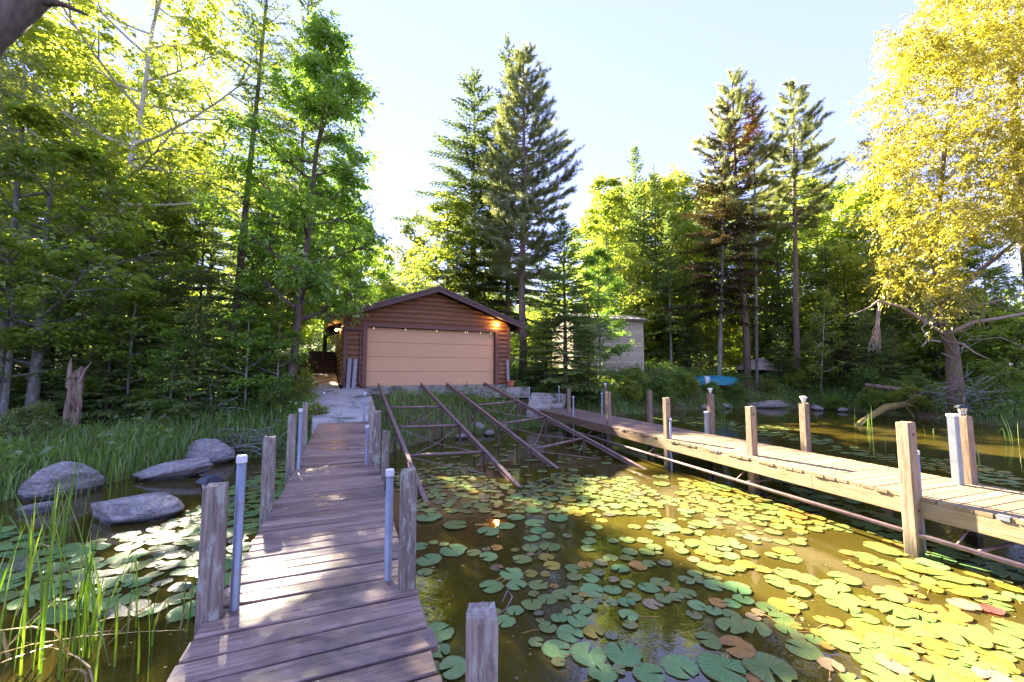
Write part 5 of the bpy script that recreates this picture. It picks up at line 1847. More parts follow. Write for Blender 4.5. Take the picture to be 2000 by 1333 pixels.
boulder('small wet stone awash between pale boulder and sunk boulder', 60, 1003, 0, 70, 6, .8, .35, .6, 0, .3)
boulder('dark round stone under the brush pile by the left dock', 545, 868, 0, 40, 7, .9, .9, .2, 0, .2)
boulder('small stone just under water behind the staked lantern', 405, 965, -.02, 46, 8, .7, .4, .2, 0, .4)
boulder('long flat rock ledge along the far shore below the covered boat', 1520, 797, 0, 125, 9, .35, .20, .05, 0, .2)
boulder('grey rock at the far shore below the teal boat', 1330, 800, 0, 50, 10, .7, .55, .4, 0, .2)
boulder('dark rock at the bank under the boat tracks', 930, 842, .05, 34, 11, .8, .8, .1, 0, .2)
boulder('flat grey rock beside the side ramp under the right rail', 1018, 822, .1, 44, 12, .7, .5, .3, 0, .2)
for i, (px, py, wp) in enumerate(((955, 850, 24), (900, 856, 26), (985, 838, 22), (1375, 799, 24), (1420, 797, 26), (1600, 801, 24), (1650, 804, 20))):
    boulder(('small dark stone among roots under the boat tracks' if i < 3 else 'small dark stone along the far shoreline'), px, py, .03, wp, 20 + i, .8, .6, i, 0, .2)['group'] = 'stones under the tracks' if i < 3 else 'stones along the far shore'
def snag():
    b = at_z(136, 855, .42)
    T = thing('broken_snag', 'broken rotten tree snag with splintered top on the left bank', 'stump', (b.x, b.y, ground_z(b.x, b.y) - .1))
    rnd = random.Random(6)
    n, k = 12, 14
    vs, fs = [], []
    H = 1.78
    for i in range(n):
        t = i / (n - 1)
        for j in range(k):
            a = 2 * math.pi * j / k
            r = (.155 - .04 * t) * (1 + .16 * math.sin(a * 3 + 1.2) + .08 * math.sin(a * 7)) * rnd.uniform(.93, 1.07)
            top = 1.0
            if i >= n - 3:
                top = 1 - (.24 * (0.5 + .5 * math.cos(a - 2.9)) * (i - n + 4) / 3) + rnd.uniform(-.02, .03)
            vs.append((r * math.cos(a) + .08 * t, r * math.sin(a), H * t * top))
    for i in range(n - 1):
        for j in range(k):
            fs.append((i * k + j, i * k + (j + 1) % k, (i + 1) * k + (j + 1) % k, (i + 1) * k + j))
    c = len(vs)
    vs.append((.05, 0, H * .72))
    for j in range(k):
        fs.append(((n - 1) * k + j, (n - 1) * k + (j + 1) % k, c))
    m = MB()
    m.add(vs, fs)
    obj('trunk', m.mesh('trunk'), M['snag'], T)
    m = MB()
    m.tube([(-.06, -.05, H * .7), (-.08, -.05, H * .95), (-.09, -.04, H * 1.12)], [.07, .045, .008], 6)
    obj('splinter', m.mesh('splinter'), M['dead_wood'], T)
    m = MB()
    m.tube([(.16, -.03, H * .78), (.28, -.03, H * .95), (.42, -.02, H * 1.06)], [.03, .02, .006], 6)
    obj('branch', m.mesh('branch'), M['dead_wood'], T)
snag()
def branchy(name, label, root, tips, r, mat, cat='dead branch', seed=1, twigs=10):
    T = thing(name, label, cat, root)
    g = random.Random(seed)
    for i, tp in enumerate(tips):
        A, B = Vector((0, 0, 0)), Vector(tp) - Vector(root)
        pts = [A.lerp(B, t) + (Vector((g.uniform(-1, 1), g.uniform(-1, 1), g.uniform(-1, 1))) * B.length * .05 if 0 < t < 1 else Vector()) for t in (0, .33, .66, 1)]
        m = MB()
        m.tube([tuple(p) for p in pts], [r * (1 - .28 * q) * (1 if i == 0 else .55) for q in range(4)], 6)
        st = obj('stem', m.mesh('stem', True), mat, T)
        for k in range(twigs if i == 0 else twigs // 2):
            p = A.lerp(B, g.uniform(.25, 1))
            q = p + Vector((g.gauss(0, .3), g.gauss(0, .2), g.gauss(.0, .16))) * max(.5, B.length * .6)
            m = MB()
            m.tube([tuple(p), tuple((p + q) / 2 + Vector((0, 0, -.03))), tuple(q)], [r * .22, r * .16, r * .06], 4)
            obj('twig', m.mesh('twig'), mat, st)
b = at_y(405, 802, 11.2)
branchy('dead_sapling', 'small dead lichen covered sapling with drooping twigs on the left bank', b, [at_y(415, 738, 11.2), at_y(485, 800, 10.9), at_y(465, 775, 11.0)], .032, M['lichen_wood'], 'dead tree', 2, 12)
b = at_z(452, 888, .05)
branchy('driftwood_branch', 'bare dark branch sticking up from the brush pile', b, [at_y(422, 835, b.y - .2)], .05, M['bark_dark'], 'branch', 4, 4)
b = at_y(270, 850, 10.2)
branchy('fallen_branch', 'grey fallen branch lying in the bank grass by the snag', b, [at_y(325, 808, 10.4), at_y(300, 780, 10.6)], .03, M['dead_wood'], 'branch', 5, 6)
def brush_pile():
    c = at_z(485, 880, .12)
    g = random.Random(12)
    m = MB()
    for k in range(170):
        A = Vector((g.gauss(0, .45), g.gauss(0, .25), abs(g.gauss(.12, .16))))
        d = Vector((g.gauss(0, .5), g.gauss(0, .3), g.gauss(0, .14)))
        m.tube([tuple(A - d / 2), tuple(A + Vector((0, 0, .05))), tuple(A + d / 2)], [.011, .009, .004], 4)
    o = obj('brush_pile', m.mesh('brush_pile'), M['bark_grey'], None, c)
    o['kind'] = 'stuff'
    tag(o, 'tangled pile of bare grey twigs at the water by the left dock', 'brush pile')
brush_pile()
def fallen_logs():
    a, b_, c = at_z(1672, 830, .03), at_y(1730, 796, 18.0), at_y(1792, 787, 18.8)
    T = thing('mossy_log', 'yellow mossy fallen log dipping into the water', 'log', a)
    m = MB()
    m.tube([(-.12, -.05, -.12), (.3, .1, .08), tuple((b_ - a) * .6), tuple(b_ - a), tuple(c - a)], [.07, .10, .13, .15, .12], 9)
    obj('trunk', m.mesh('trunk', True), M['moss_log'], T)
    g = random.Random(2)
    for k in range(9):
        p = (b_ - a).lerp(c - a, g.uniform(.3, 1.0))
        q = p + Vector((g.gauss(.1, .3), g.gauss(-.1, .2), g.gauss(.05, .28)))
        m = MB()
        m.tube([tuple(p), tuple((p + q) / 2 + Vector((0, 0, .05))), tuple(q)], [.035, .025, .01], 5)
        obj('snapped_branch', m.mesh('snapped_branch'), M['moss_log'], T)
    a, c = at_y(1690, 752, 20.0), at_y(1850, 778, 18.8)
    T = thing('fallen_log', 'brown fallen log lying along the bank toward the willow foot', 'log', a)
    m = MB()
    m.tube([(0, 0, 0), tuple((c - a) * .5 + Vector((0, 0, .06))), tuple(c - a)], [.09, .11, .10], 8)
    obj('trunk', m.mesh('trunk', True), M['snag'], T)
fallen_logs()

# ------------------------------------------------------------------ low growth
def scatter(n, region, seed):
    g = np.random.RandomState(seed)
    out = []
    while len(out) < n:
        P = np.c_[g.uniform(region[0], region[1], 4000), g.uniform(region[2], region[3], 4000)]
        d = shore_dist(P)
        out.extend(P[(d > -.05)].tolist())
    return np.array(out[:n]), g
def keep_out(P):
    """true where paving or a building stands"""
    loc = np.c_[P[:, 0] - GL.x, P[:, 1] - GL.y]
    a = loc[:, 0] * math.cos(GA) + loc[:, 1] * math.sin(GA)
    b = -loc[:, 0] * math.sin(GA) + loc[:, 1] * math.cos(GA)
    bad = (a > -.9) & (a < 6.3) & (b > -.62) & (b < 8.5)
    bad |= (a > -2.1) & (a < -.8) & (b > -1.0) & (b < 6.6)
    # concrete ramp
    y = P[:, 1]
    t = (y - 9.84) / (13.9 - 9.84)
    bad |= (y > 9.7) & (y < 14.2) & (P[:, 0] > -4.80 - 2.0 * t) & (P[:, 0] < -3.24 - 1.5 * t)
    # side ramp
    bad |= (P[:, 0] > .3) & (P[:, 0] < 2.2) & (P[:, 1] > 15.2) & (P[:, 1] < 17.4) & (P[:, 1] - 15.4 > (P[:, 0] - .55) * .4 - .1)
    return bad
def grass():
    segs = []
    # (region, count, height)
    for k, (reg, n, h, dmax) in enumerate((((-12.5, -4.9, 6.0, 13.5), 17000, .42, 3.0), ((-4.0, .9, 9.6, 16.5), 9000, .21, 9), ((1.2, 20, 15.5, 25.5), 15000, .36, 3.0), ((-14, 0, 13, 22), 5000, .22, 99))):
        P, g = scatter(n, reg, 40 + k)
        d = shore_dist(P)
        keep = ~keep_out(P) & (d < dmax) & (vnoise(P, 1.5, 9) + g.uniform(-.5, .5, len(P)) > -.28)
        P = P[keep]
        segs.append((P, heights(P), np.full(len(P), h), g))
    V, Fc, at = [], [], []
    base = 0
    for P, Z, h, g in segs:
        n = len(P)
        az = g.uniform(0, 2 * np.pi, n)
        hh = h * g.uniform(.5, 1.5, n)
        bend = g.uniform(.15, .75, n) * hh
        dx, dy = np.cos(az), np.sin(az)
        w_ = g.uniform(.006, .013, n)
        sx, sy = -dy * w_, dx * w_
        p0 = np.c_[P, Z - .02]
        s = np.c_[sx, sy, np.zeros(n)]
        p1 = p0 + np.c_[dx * bend * .25, dy * bend * .25, hh * .6]
        p2 = p0 + np.c_[dx * bend, dy * bend, hh * .92]
        vv = np.stack([p0 - s, p0 + s, p1 + s * .8, p1 - s * .8, p2], 1).reshape(-1, 3)
        i = base + np.arange(n)[:, None] * 5
        ff = np.concatenate([i + np.array([[0, 1, 2]]), i + np.array([[0, 2, 3]]), i + np.array([[3, 2, 4]])], 1).reshape(-1, 3)
        V.append(vv); Fc.append(ff); at.append(np.repeat(np.where(g.uniform(0, 1, n) < .09, 1.0, np.clip(g.beta(2, 2.2, n), 0, .84)), 5))
        base += n * 5
    o = obj('bank_grass', np_mesh('bank_grass', np.vstack(V), np.vstack(Fc), np.concatenate(at)), M['grass'])
    o['kind'] = 'stuff'
    tag(o, 'tall green grass and sedge growing along the banks', 'grass')
    # leafy ground cover
    Cs, val = [], []
    gs = []
    for k, (reg, n, h, dmin) in enumerate((((-18, -5, 7, 24), 2200, .45, .5), ((-2, 24, 14.5, 32), 4200, .5, .2), ((-10, 3, 16, 36), 900, .3, .5))):
        P, g = scatter(n, reg, 60 + k)
        d = shore_dist(P)
        keep = ~keep_out(P) & (d > dmin)
        P = P[keep]
        # leave the lawn open
        P = P[~((P[:, 0] > -16.5) & (P[:, 0] < -5.4) & (P[:, 1] > 20.6) & (P[:, 1] < 33))]
        Z = heights(P)
        m_ = 13
        idx = np.repeat(np.arange(len(P)), m_)
        hh = h * g.uniform(.25, 1.3, len(P))
        C = np.c_[P[idx] + g.normal(0, .17, (len(idx), 2)), Z[idx] + hh[idx] * g.uniform(.1, 1.0, len(idx))]
        Cs.append(C)
        val.append(np.clip(g.uniform(0, .4, len(P))[idx] + g.uniform(0, .55, len(idx)), 0, 1))
        gs.append(g)
    C = np.vstack(Cs)
    g = gs[0]
    Tn = unit(g.normal(0, 1, C.shape) * np.array([1, 1, .4]))
    Nn = unit(np.array([0, 0, 1.0]) + g.normal(0, .45, C.shape))
    sz = g.uniform(.6, 1.5, len(C))
    o = obj('undergrowth', leaf_mesh('undergrowth', C, Tn, Nn, .13 * sz, .07 * sz, np.concatenate(val)), M['weed'])
    o['kind'] = 'stuff'
    tag(o, 'low leafy undergrowth covering the woodland floor', 'undergrowth')
    # pink flowers of the left shore
    g = np.random.RandomState(5)
    C = np.array([tuple(at_y(px + g.normal(0, 12), py + g.normal(0, 10), 8.8 + g.uniform(-.6, .6))) for px, py in ((165, 882), (205, 895), (215, 905), (175, 905), (190, 870), (150, 915)) for _ in range(10)])
    o = obj('pink_blossom', leaf_mesh('pink_blossom', C, unit(g.normal(0, 1, C.shape)), unit(g.normal(0, 1, C.shape)), .035, .03, g.uniform(0, 1, len(C))), M['blossom'])
    o['kind'] = 'stuff'
    tag(o, 'tiny pink blossoms among the grass of the left shore', 'flowers')
grass()
for i, (px, Y, h, key, mt, lab) in enumerate(((48, 8.3, .58, 'shrub', 'shrub', 'rounded pale green shrub beside the boulders at the left shore'), (588, 12.2, .42, 'bush', 'lf_birch', 'yellow green bush beside the concrete ramp'), (545, 11.4, .42, 'bush', 'weed', 'dark green bush behind the brush pile'),
                                              (612, 10.6, .55, 'shrub', 'lf_birch', 'low weedy shrub along the ramp edge'), (1010, 17.6, .30, 'shrub', 'lf_maple', 'small leafy plant by the terracotta pot'), (1060, 17.9, .45, 'shrub', 'weed', 'small leafy plant on top of the side ramp'),
                                              (1240, 21.5, .7, 'bush', 'lf_maple', 'leafy bush on the bank below the shed corner'), (1335, 22.6, .6, 'bush', 'lf_maple', 'leafy bush on the bank left of the teal boat'), (1440, 23.2, .5, 'bush', 'weed', 'low bush growing over the teal boat end'), (1290, 22.0, .65, 'bush', 'weed', 'dark bush on the bank between shed and teal boat'),
                                              (1500, 23.9, .5, 'shrub', 'lf_birch', 'yellowish shrub in front of the covered boat'), (1690, 21.6, .6, 'bush', 'weed', 'dark bush on the shore behind the mossy log'), (1790, 19.3, .55, 'bush', 'weed', 'dark bush at the shore right of the mossy log'), (1965, 16.8, .6, 'bush', 'lf_maple', 'green bush at the shore right of the willow foot'),
                                              (680, 10.35, .28, 'shrub', 'shrub', 'weed tuft growing on the concrete ramp'), (712, 10.0, .18, 'shrub', 'lf_birch', 'tiny weed at the joint of ramp and dock'))):
    plant('shrub', key, lab, px, Y, None, 1.15, M[mt], M['bark_dark'], 'shrub', hfac=h, dz=.1 if 'ramp' in lab and 'weed ' in lab else 0)

for i, (px, py) in enumerate(((1140, 803), (1185, 801), (1225, 799), (1262, 797), (1300, 795), (1345, 792), (1390, 790), (1435, 789), (1560, 789), (1630, 795), (1705, 800), (1775, 806))):
    w_ = at_z(px, py, .25)
    lab = 'by the farthest dock post' if px < 1205 else 'below the shed' if px < 1310 else 'below the teal boat' if px < 1500 else 'behind the fallen logs'
    plant('bank_shrub', 'bush', 'leafy green shrub overhanging the water ' + lab, px, w_.y + .8, None, 1.25, M[('lf_ash', 'lf_maple', 'lf_birch')[i % 3]], M['bark_dark'], 'shrub', group='shrubs overhanging the far shore', hfac=.38 + .07 * (i % 3))

# ------------------------------------------------------------------ reeds
def reed_clump(label, px, py, blades, hmin, hmax, seed, spread=.16, dead=0, group=None, tilt=.14):
    c = at_z(px, py, 0)
    T = thing('reed_clump', label, 'reeds', c, 0, group)
    g = random.Random(seed)
    for k in range(blades + dead):
        isd = k >= blades
        x, y = g.gauss(0, spread), g.gauss(0, spread)
        h = g.uniform(hmin, hmax) * (.8 if isd else 1)
        az = g.uniform(0, 6.28)
        ln = (g.uniform(.02, tilt * 2.0) if not isd else g.uniform(.5, 2.2)) * h
        wd = g.uniform(.006, .0105)
        d = Vector((math.cos(az), math.sin(az), 0))
        s0 = Vector((math.cos(az + 1.2), math.sin(az + 1.2), 0))
        V, f = [], []
        n = 7
        kink = g.uniform(.45, .8) if (not isd and g.random() < .22) else 2
        for i in range(n):
            t = i / (n - 1)
            zz = h * ((t if t < kink else kink - (t - kink) * 1.1) if not isd else max(.0, .25 * math.sin(t * 2.6)) + .01)
            p = Vector((x, y, -.15)) + d * (ln * t * t + (max(0, t - kink) * .8 * h)) + Vector((0, 0, zz + .15 * min(1, t * 3)))
            ww = wd * (1 - t ** 3) * (1 if t else .8) + .0006
            off = d * ww * .35
            V += [p - s0 * ww + off, p - off * .6, p + s0 * ww + off]
        for i in range(n - 1):
            a = i * 3
            f += [(a, a + 1, a + 4, a + 3), (a + 1, a + 2, a + 5, a + 4)]
        me = bpy.data.meshes.new('blade')
        me.from_pydata([tuple(v) for v in V], [], f)
        at = me.attributes.new('v', 'FLOAT', 'POINT')
        u = g.uniform(.1, .95)
        at.data.foreach_set('value', [u] * len(V))
        obj('blade', me, M['reed_dead'] if isd else M['reed'], T)
for i, (px, py, nb, h0, h1, dead, lab) in enumerate(((112, 1300, 20, .6, 1.4, 4, 'dense bright reed clump standing in the left foreground water'), (190, 1250, 9, .4, 1.0, 3, 'thin reed clump between foreground reeds and the lily pads'), (30, 1215, 11, .5, 1.15, 3, 'reed clump at the left edge beyond the foreground reeds'),
                                                      (250, 1330, 5, .3, .8, 4, 'sparse reeds and bent dead stalks near the left dock edge'), (40, 1090, 9, .5, 1.0, 1, 'reeds in front of the pale rounded boulder'), (125, 1060, 8, .45, .95, 1, 'reeds in front of the low sunk boulder'), (375, 1215, 10, .25, .62, 1, 'short reed tuft beside the near left dock post'),
                                                      (190, 965, 14, .5, .95, 0, 'tall reeds between the two left boulders'), (100, 960, 10, .5, 1.1, 0, 'tall reeds behind the pale rounded boulder'), (250, 930, 9, .4, .75, 0, 'reeds behind the low sunk boulder'), (10, 1300, 6, .5, 1.1, 3, 'reeds at the lower left corner'))):
    reed_clump(lab, px, py, nb, h0, h1, 100 + i, .14 if i not in (7, 8, 9) else .25, dead)
for i, (px, py, nb, h0, h1, lab) in enumerate(((1695, 842, 6, .4, 1.0, 'sparse reeds beside the mossy fallen log'), (1752, 878, 3, .2, .5, 'two or three reed blades behind the right dock post with bolts'), (1895, 905, 3, .3, .8, 'few reed blades beyond the lantern post'), (1975, 868, 4, .5, 1.0, 'bent bright reed blades at the right edge'), (1412, 830, 4, .3, .7, 'few reed blades off the far shore below the teal boat'), (1822, 850, 3, .2, .5, 'short reed blades between log and lantern post'))):
    reed_clump(lab, px, py, nb, h0, h1, 200 + i, .12, 0)

# ------------------------------------------------------------------ lily pads
def pad_mesh(seed):
    """floating leaf of unit radius with a slit, a wavy lifted rim and a dished centre"""
    g = random.Random(seed)
    n, rings = 26, (.35, .75, 1.0)
    slit = g.uniform(.10, .26)
    ph = [g.uniform(0, 6.28) for _ in range(4)]
    amp = g.uniform(.006, .03)
    curl = g.choice((0, 0, 0, .10, .16))
    ca = g.uniform(1, 5)
    bite = [(g.uniform(.5, 5.8), g.uniform(.08, .2)) for _ in range(g.choice((0, 0, 1, 2)))]
    V = [(-.05, 0, .012)]
    for r in rings:
        for i in range(n):
            a = slit + (2 * math.pi - 2 * slit) * i / (n - 1)
            k = 1 + .035 * math.sin(2 * a + ph[0]) + .018 * math.sin(5 * a + ph[1]) + g.uniform(-.008, .008)
            if r == 1.0 and g.uniform(0, 1) < .05:
                k *= g.uniform(.86, .95)
            for ba, bw in bite:
                if r == 1.0 and abs(a - ba) < bw:
                    k *= .80 + .1 * abs(a - ba) / bw
            # lobes beside the slit are rounded off
            e = min(i, n - 1 - i)
            if r == 1.0 and e < 2:
                k *= (.90, .975)[e]
            z = amp * (math.sin(3 * a + ph[2]) + .6 * math.sin(7 * a + ph[3])) * r * r + .010 * (1 - r) + (.014 * max(0, math.sin(a + ph[0])) if r == 1.0 else 0) + curl * max(0, math.cos(a - ca) - .55) * r ** 3
            V.append((r * k * math.cos(a) - .02, r * k * math.sin(a), z))
    f = []
    for i in range(n - 1):
        f.append((0, 1 + i, 2 + i))
        for q in range(len(rings) - 1):
            a = 1 + q * n + i
            f.append((a, a + n, a + n + 1, a + 1))
    me = bpy.data.meshes.new('lily_pad')
    me.from_pydata(V, [], f)
    me.polygons.foreach_set('use_smooth', [True] * len(me.polygons))
    return me
PADS = [pad_mesh(s) for s in range(16)]
Z5 = [(390,945,240,'g'),(400,1090,160,'g'),(500,1225,220,'g'),(310,370,195,'g'),(280,470,120,'g'),(245,265,130,'g'),(500,300,215,'g'),(345,240,75,'g'),(430,248,75,'g'),(775,155,175,'g'),(310,45,200,'g'),(520,105,190,'l'),(660,318,115,'g'),(775,353,145,'g'),(840,433,105,'d'),(758,292,70,'d'),(840,283,95,'o'),(985,297,68,'l'),(1103,285,130,'l'),(1255,275,170,'l'),(1110,205,130,'g'),(1245,188,110,'g'),(1165,148,125,'g'),(1140,85,160,'g'),(1395,190,75,'d'),(1035,377,155,'l'),(1230,360,120,'y'),(1270,420,135,'y'),(1107,335,60,'b'),(955,480,185,'g'),(1105,478,110,'y'),(1222,485,80,'y'),(795,585,190,'g'),(995,573,155,'g'),(1170,568,155,'l'),(1287,577,72,'o'),(1130,640,85,'l'),(1350,648,145,'l'),(1235,683,145,'l'),(1115,728,160,'l'),(985,768,135,'g'),(900,853,165,'g'),(825,780,95,'g'),(1165,795,80,'d'),(1180,845,70,'l'),(1240,905,135,'l'),(1330,835,130,'g'),(1475,855,165,'g'),(1415,950,210,'g'),(1600,935,165,'y'),(1150,1023,115,'g'),(1310,1070,215,'g'),(1325,1175,105,'l'),(1555,1105,270,'g'),(1830,1110,280,'g'),(1665,1265,215,'g'),(1800,1235,100,'l'),(1735,962,105,'d'),(1880,885,110,'l'),(1870,812,145,'g'),(1440,445,130,'l'),(1450,505,120,'l'),(1575,518,130,'g'),(1530,412,118,'o'),(1440,612,105,'l'),(1585,612,190,'g'),(1745,607,135,'g'),(1515,653,70,'o'),(1465,683,110,'l'),(1590,738,95,'g'),(1500,763,150,'g'),(1390,780,75,'g'),(1630,695,70,'d'),(1745,705,90,'g'),(1855,712,130,'g'),(1910,667,115,'g'),(1635,478,110,'d'),(1660,397,110,'d'),(1750,530,90,'b'),(1805,447,135,'g'),(1730,358,115,'g'),(1855,362,105,'l'),(1555,283,110,'g'),(1560,225,120,'g'),(1570,172,90,'g'),(1865,568,115,'g'),(1880,315,120,'g'),(1860,217,115,'g'),(1750,228,85,'g'),(1915,118,95,'l'),(1940,415,130,'o'),(1320,50,155,'g'),(1620,118,95,'g'),(1660,65,85,'y'),(990,42,130,'g'),(870,33,95,'g'),(700,100,55,'o'),(757,100,60,'y'),(905,110,150,'g')]
Z6 = [(95,1110,300,'g'),(395,1035,340,'g'),(835,1040,470,'g'),(1295,1060,440,'l'),(970,840,320,'o'),(690,770,245,'l'),(910,640,265,'l'),(1155,640,270,'l'),(570,422,175,'g'),(740,482,165,'g'),(540,515,150,'l'),(920,520,170,'l'),(915,400,165,'g'),(780,395,165,'o'),(750,228,210,'g'),(975,255,250,'g'),(1035,365,185,'g'),(465,178,150,'g'),(605,178,120,'g'),(85,245,200,'g'),(200,195,180,'l'),(290,262,115,'o'),(470,305,185,'l'),(360,345,145,'g'),(235,360,165,'l'),(130,405,190,'b'),(555,105,145,'g'),(690,130,90,'l'),(780,148,85,'l'),(670,40,185,'l'),(855,70,195,'l'),(985,55,140,'l'),(1055,15,175,'y'),(1220,60,160,'o'),(1470,100,230,'l'),(1690,165,220,'l'),(1370,190,230,'l'),(1575,285,220,'l'),(1275,450,190,'l'),(1440,430,265,'y'),(1570,408,175,'l'),(1415,555,230,'l'),(1190,495,125,'b'),(1135,540,130,'b'),(1805,560,125,'y'),(1465,660,190,'l'),(1565,630,120,'y'),(1590,745,140,'l'),(1775,690,120,'y'),(1750,760,155,'l'),(1630,860,300,'l'),(1870,835,120,'y'),(1910,1020,210,'b'),(1180,1170,200,'o')]
Z7 = [(480,85,210,'l'),(580,125,200,'l'),(580,38,75,'y'),(685,72,100,'o'),(375,175,190,'l'),(215,145,120,'o'),(410,222,130,'y'),(575,245,205,'l'),(222,240,80,'y'),(285,270,90,'y'),(725,157,80,'y'),(790,232,190,'l'),(845,290,190,'y'),(405,305,90,'y'),(485,318,80,'y'),(570,350,100,'y'),(660,377,80,'l'),(690,318,150,'y'),(880,378,215,'l'),(180,378,240,'l'),(740,410,80,'y'),(790,455,95,'y'),(645,485,130,'y'),(765,502,115,'y'),(860,533,105,'y'),(990,473,155,'y'),(1120,360,310,'l'),(1250,480,300,'y'),(1400,330,180,'y'),(1570,400,100,'l'),(1660,412,95,'l'),(1705,465,175,'y'),(1545,525,220,'l'),(1440,575,130,'l'),(1590,615,205,'l'),(1525,662,170,'r'),(1280,620,220,'b'),(1185,635,105,'y'),(1140,690,280,'o'),(595,530,245,'l'),(95,440,220,'l'),(120,535,310,'l'),(110,605,150,'l'),(220,652,165,'l'),(330,600,120,'l'),(450,620,130,'l'),(395,557,110,'y'),(790,605,150,'y'),(915,655,145,'y'),(635,670,275,'l'),(370,740,190,'l'),(420,840,310,'y'),(870,720,210,'l'),(810,815,330,'l'),(1000,790,170,'l'),(1030,735,110,'l'),(1170,780,190,'y'),(1030,865,160,'y'),(1250,905,380,'l'),(1560,910,330,'l'),(1750,850,310,'l'),(650,880,170,'o'),(760,930,170,'y'),(160,950,320,'l'),(260,910,160,'y'),(400,970,150,'l'),(620,1000,350,'l'),(465,1045,230,'l'),(840,1030,120,'o'),(720,1120,180,'y'),(420,1135,260,'l'),(630,1165,240,'b'),(540,1290,330,'l'),(1060,1015,280,'y'),(1250,1030,210,'l'),(1010,1100,180,'y'),(1260,1180,330,'l'),(1510,1095,290,'y'),(1660,1090,140,'l'),(1790,1060,210,'l'),(1580,1215,165,'l'),(1690,1210,150,'y'),(1000,1260,320,'l'),(1160,1245,240,'y'),(1340,1290,260,'y'),(1550,1290,260,'b'),(1770,1310,190,'l'),(270,1310,200,'l'),(770,1305,120,'l'),(1540,985,120,'y'),(1380,1150,190,'l'),(75,770,150,'y')]
Z8 = [(350,540,210,'g'),(745,655,220,'l'),(610,690,220,'l'),(615,515,190,'l'),(410,680,140,'l'),(1020,760,130,'l'),(1290,735,150,'y'),(1350,795,165,'l'),(980,845,145,'y'),(630,750,110,'y'),(720,800,115,'y'),(740,765,115,'l'),(1120,885,130,'o'),(930,465,150,'l'),(1110,465,150,'l'),(1245,530,130,'l'),(865,370,120,'l'),(790,315,130,'l'),(965,340,150,'l'),(790,215,170,'l'),(615,193,130,'y'),(655,235,120,'y'),(670,287,90,'o'),(290,130,125,'l'),(300,190,130,'l'),(1400,447,170,'o'),(1235,430,130,'l'),(1150,375,170,'l'),(1700,545,130,'l'),(1800,565,110,'l'),(500,410,130,'g'),(40,645,80,'g'),(165,650,120,'g'),(240,710,120,'g'),(40,745,120,'g'),(330,835,110,'d'),(195,840,115,'g'),(120,860,130,'o'),(560,805,100,'b'),(1600,330,130,'g'),(1720,395,180,'g'),(1500,390,150,'g'),(1370,190,130,'g'),(1860,330,140,'g'),(1340,330,140,'g')]
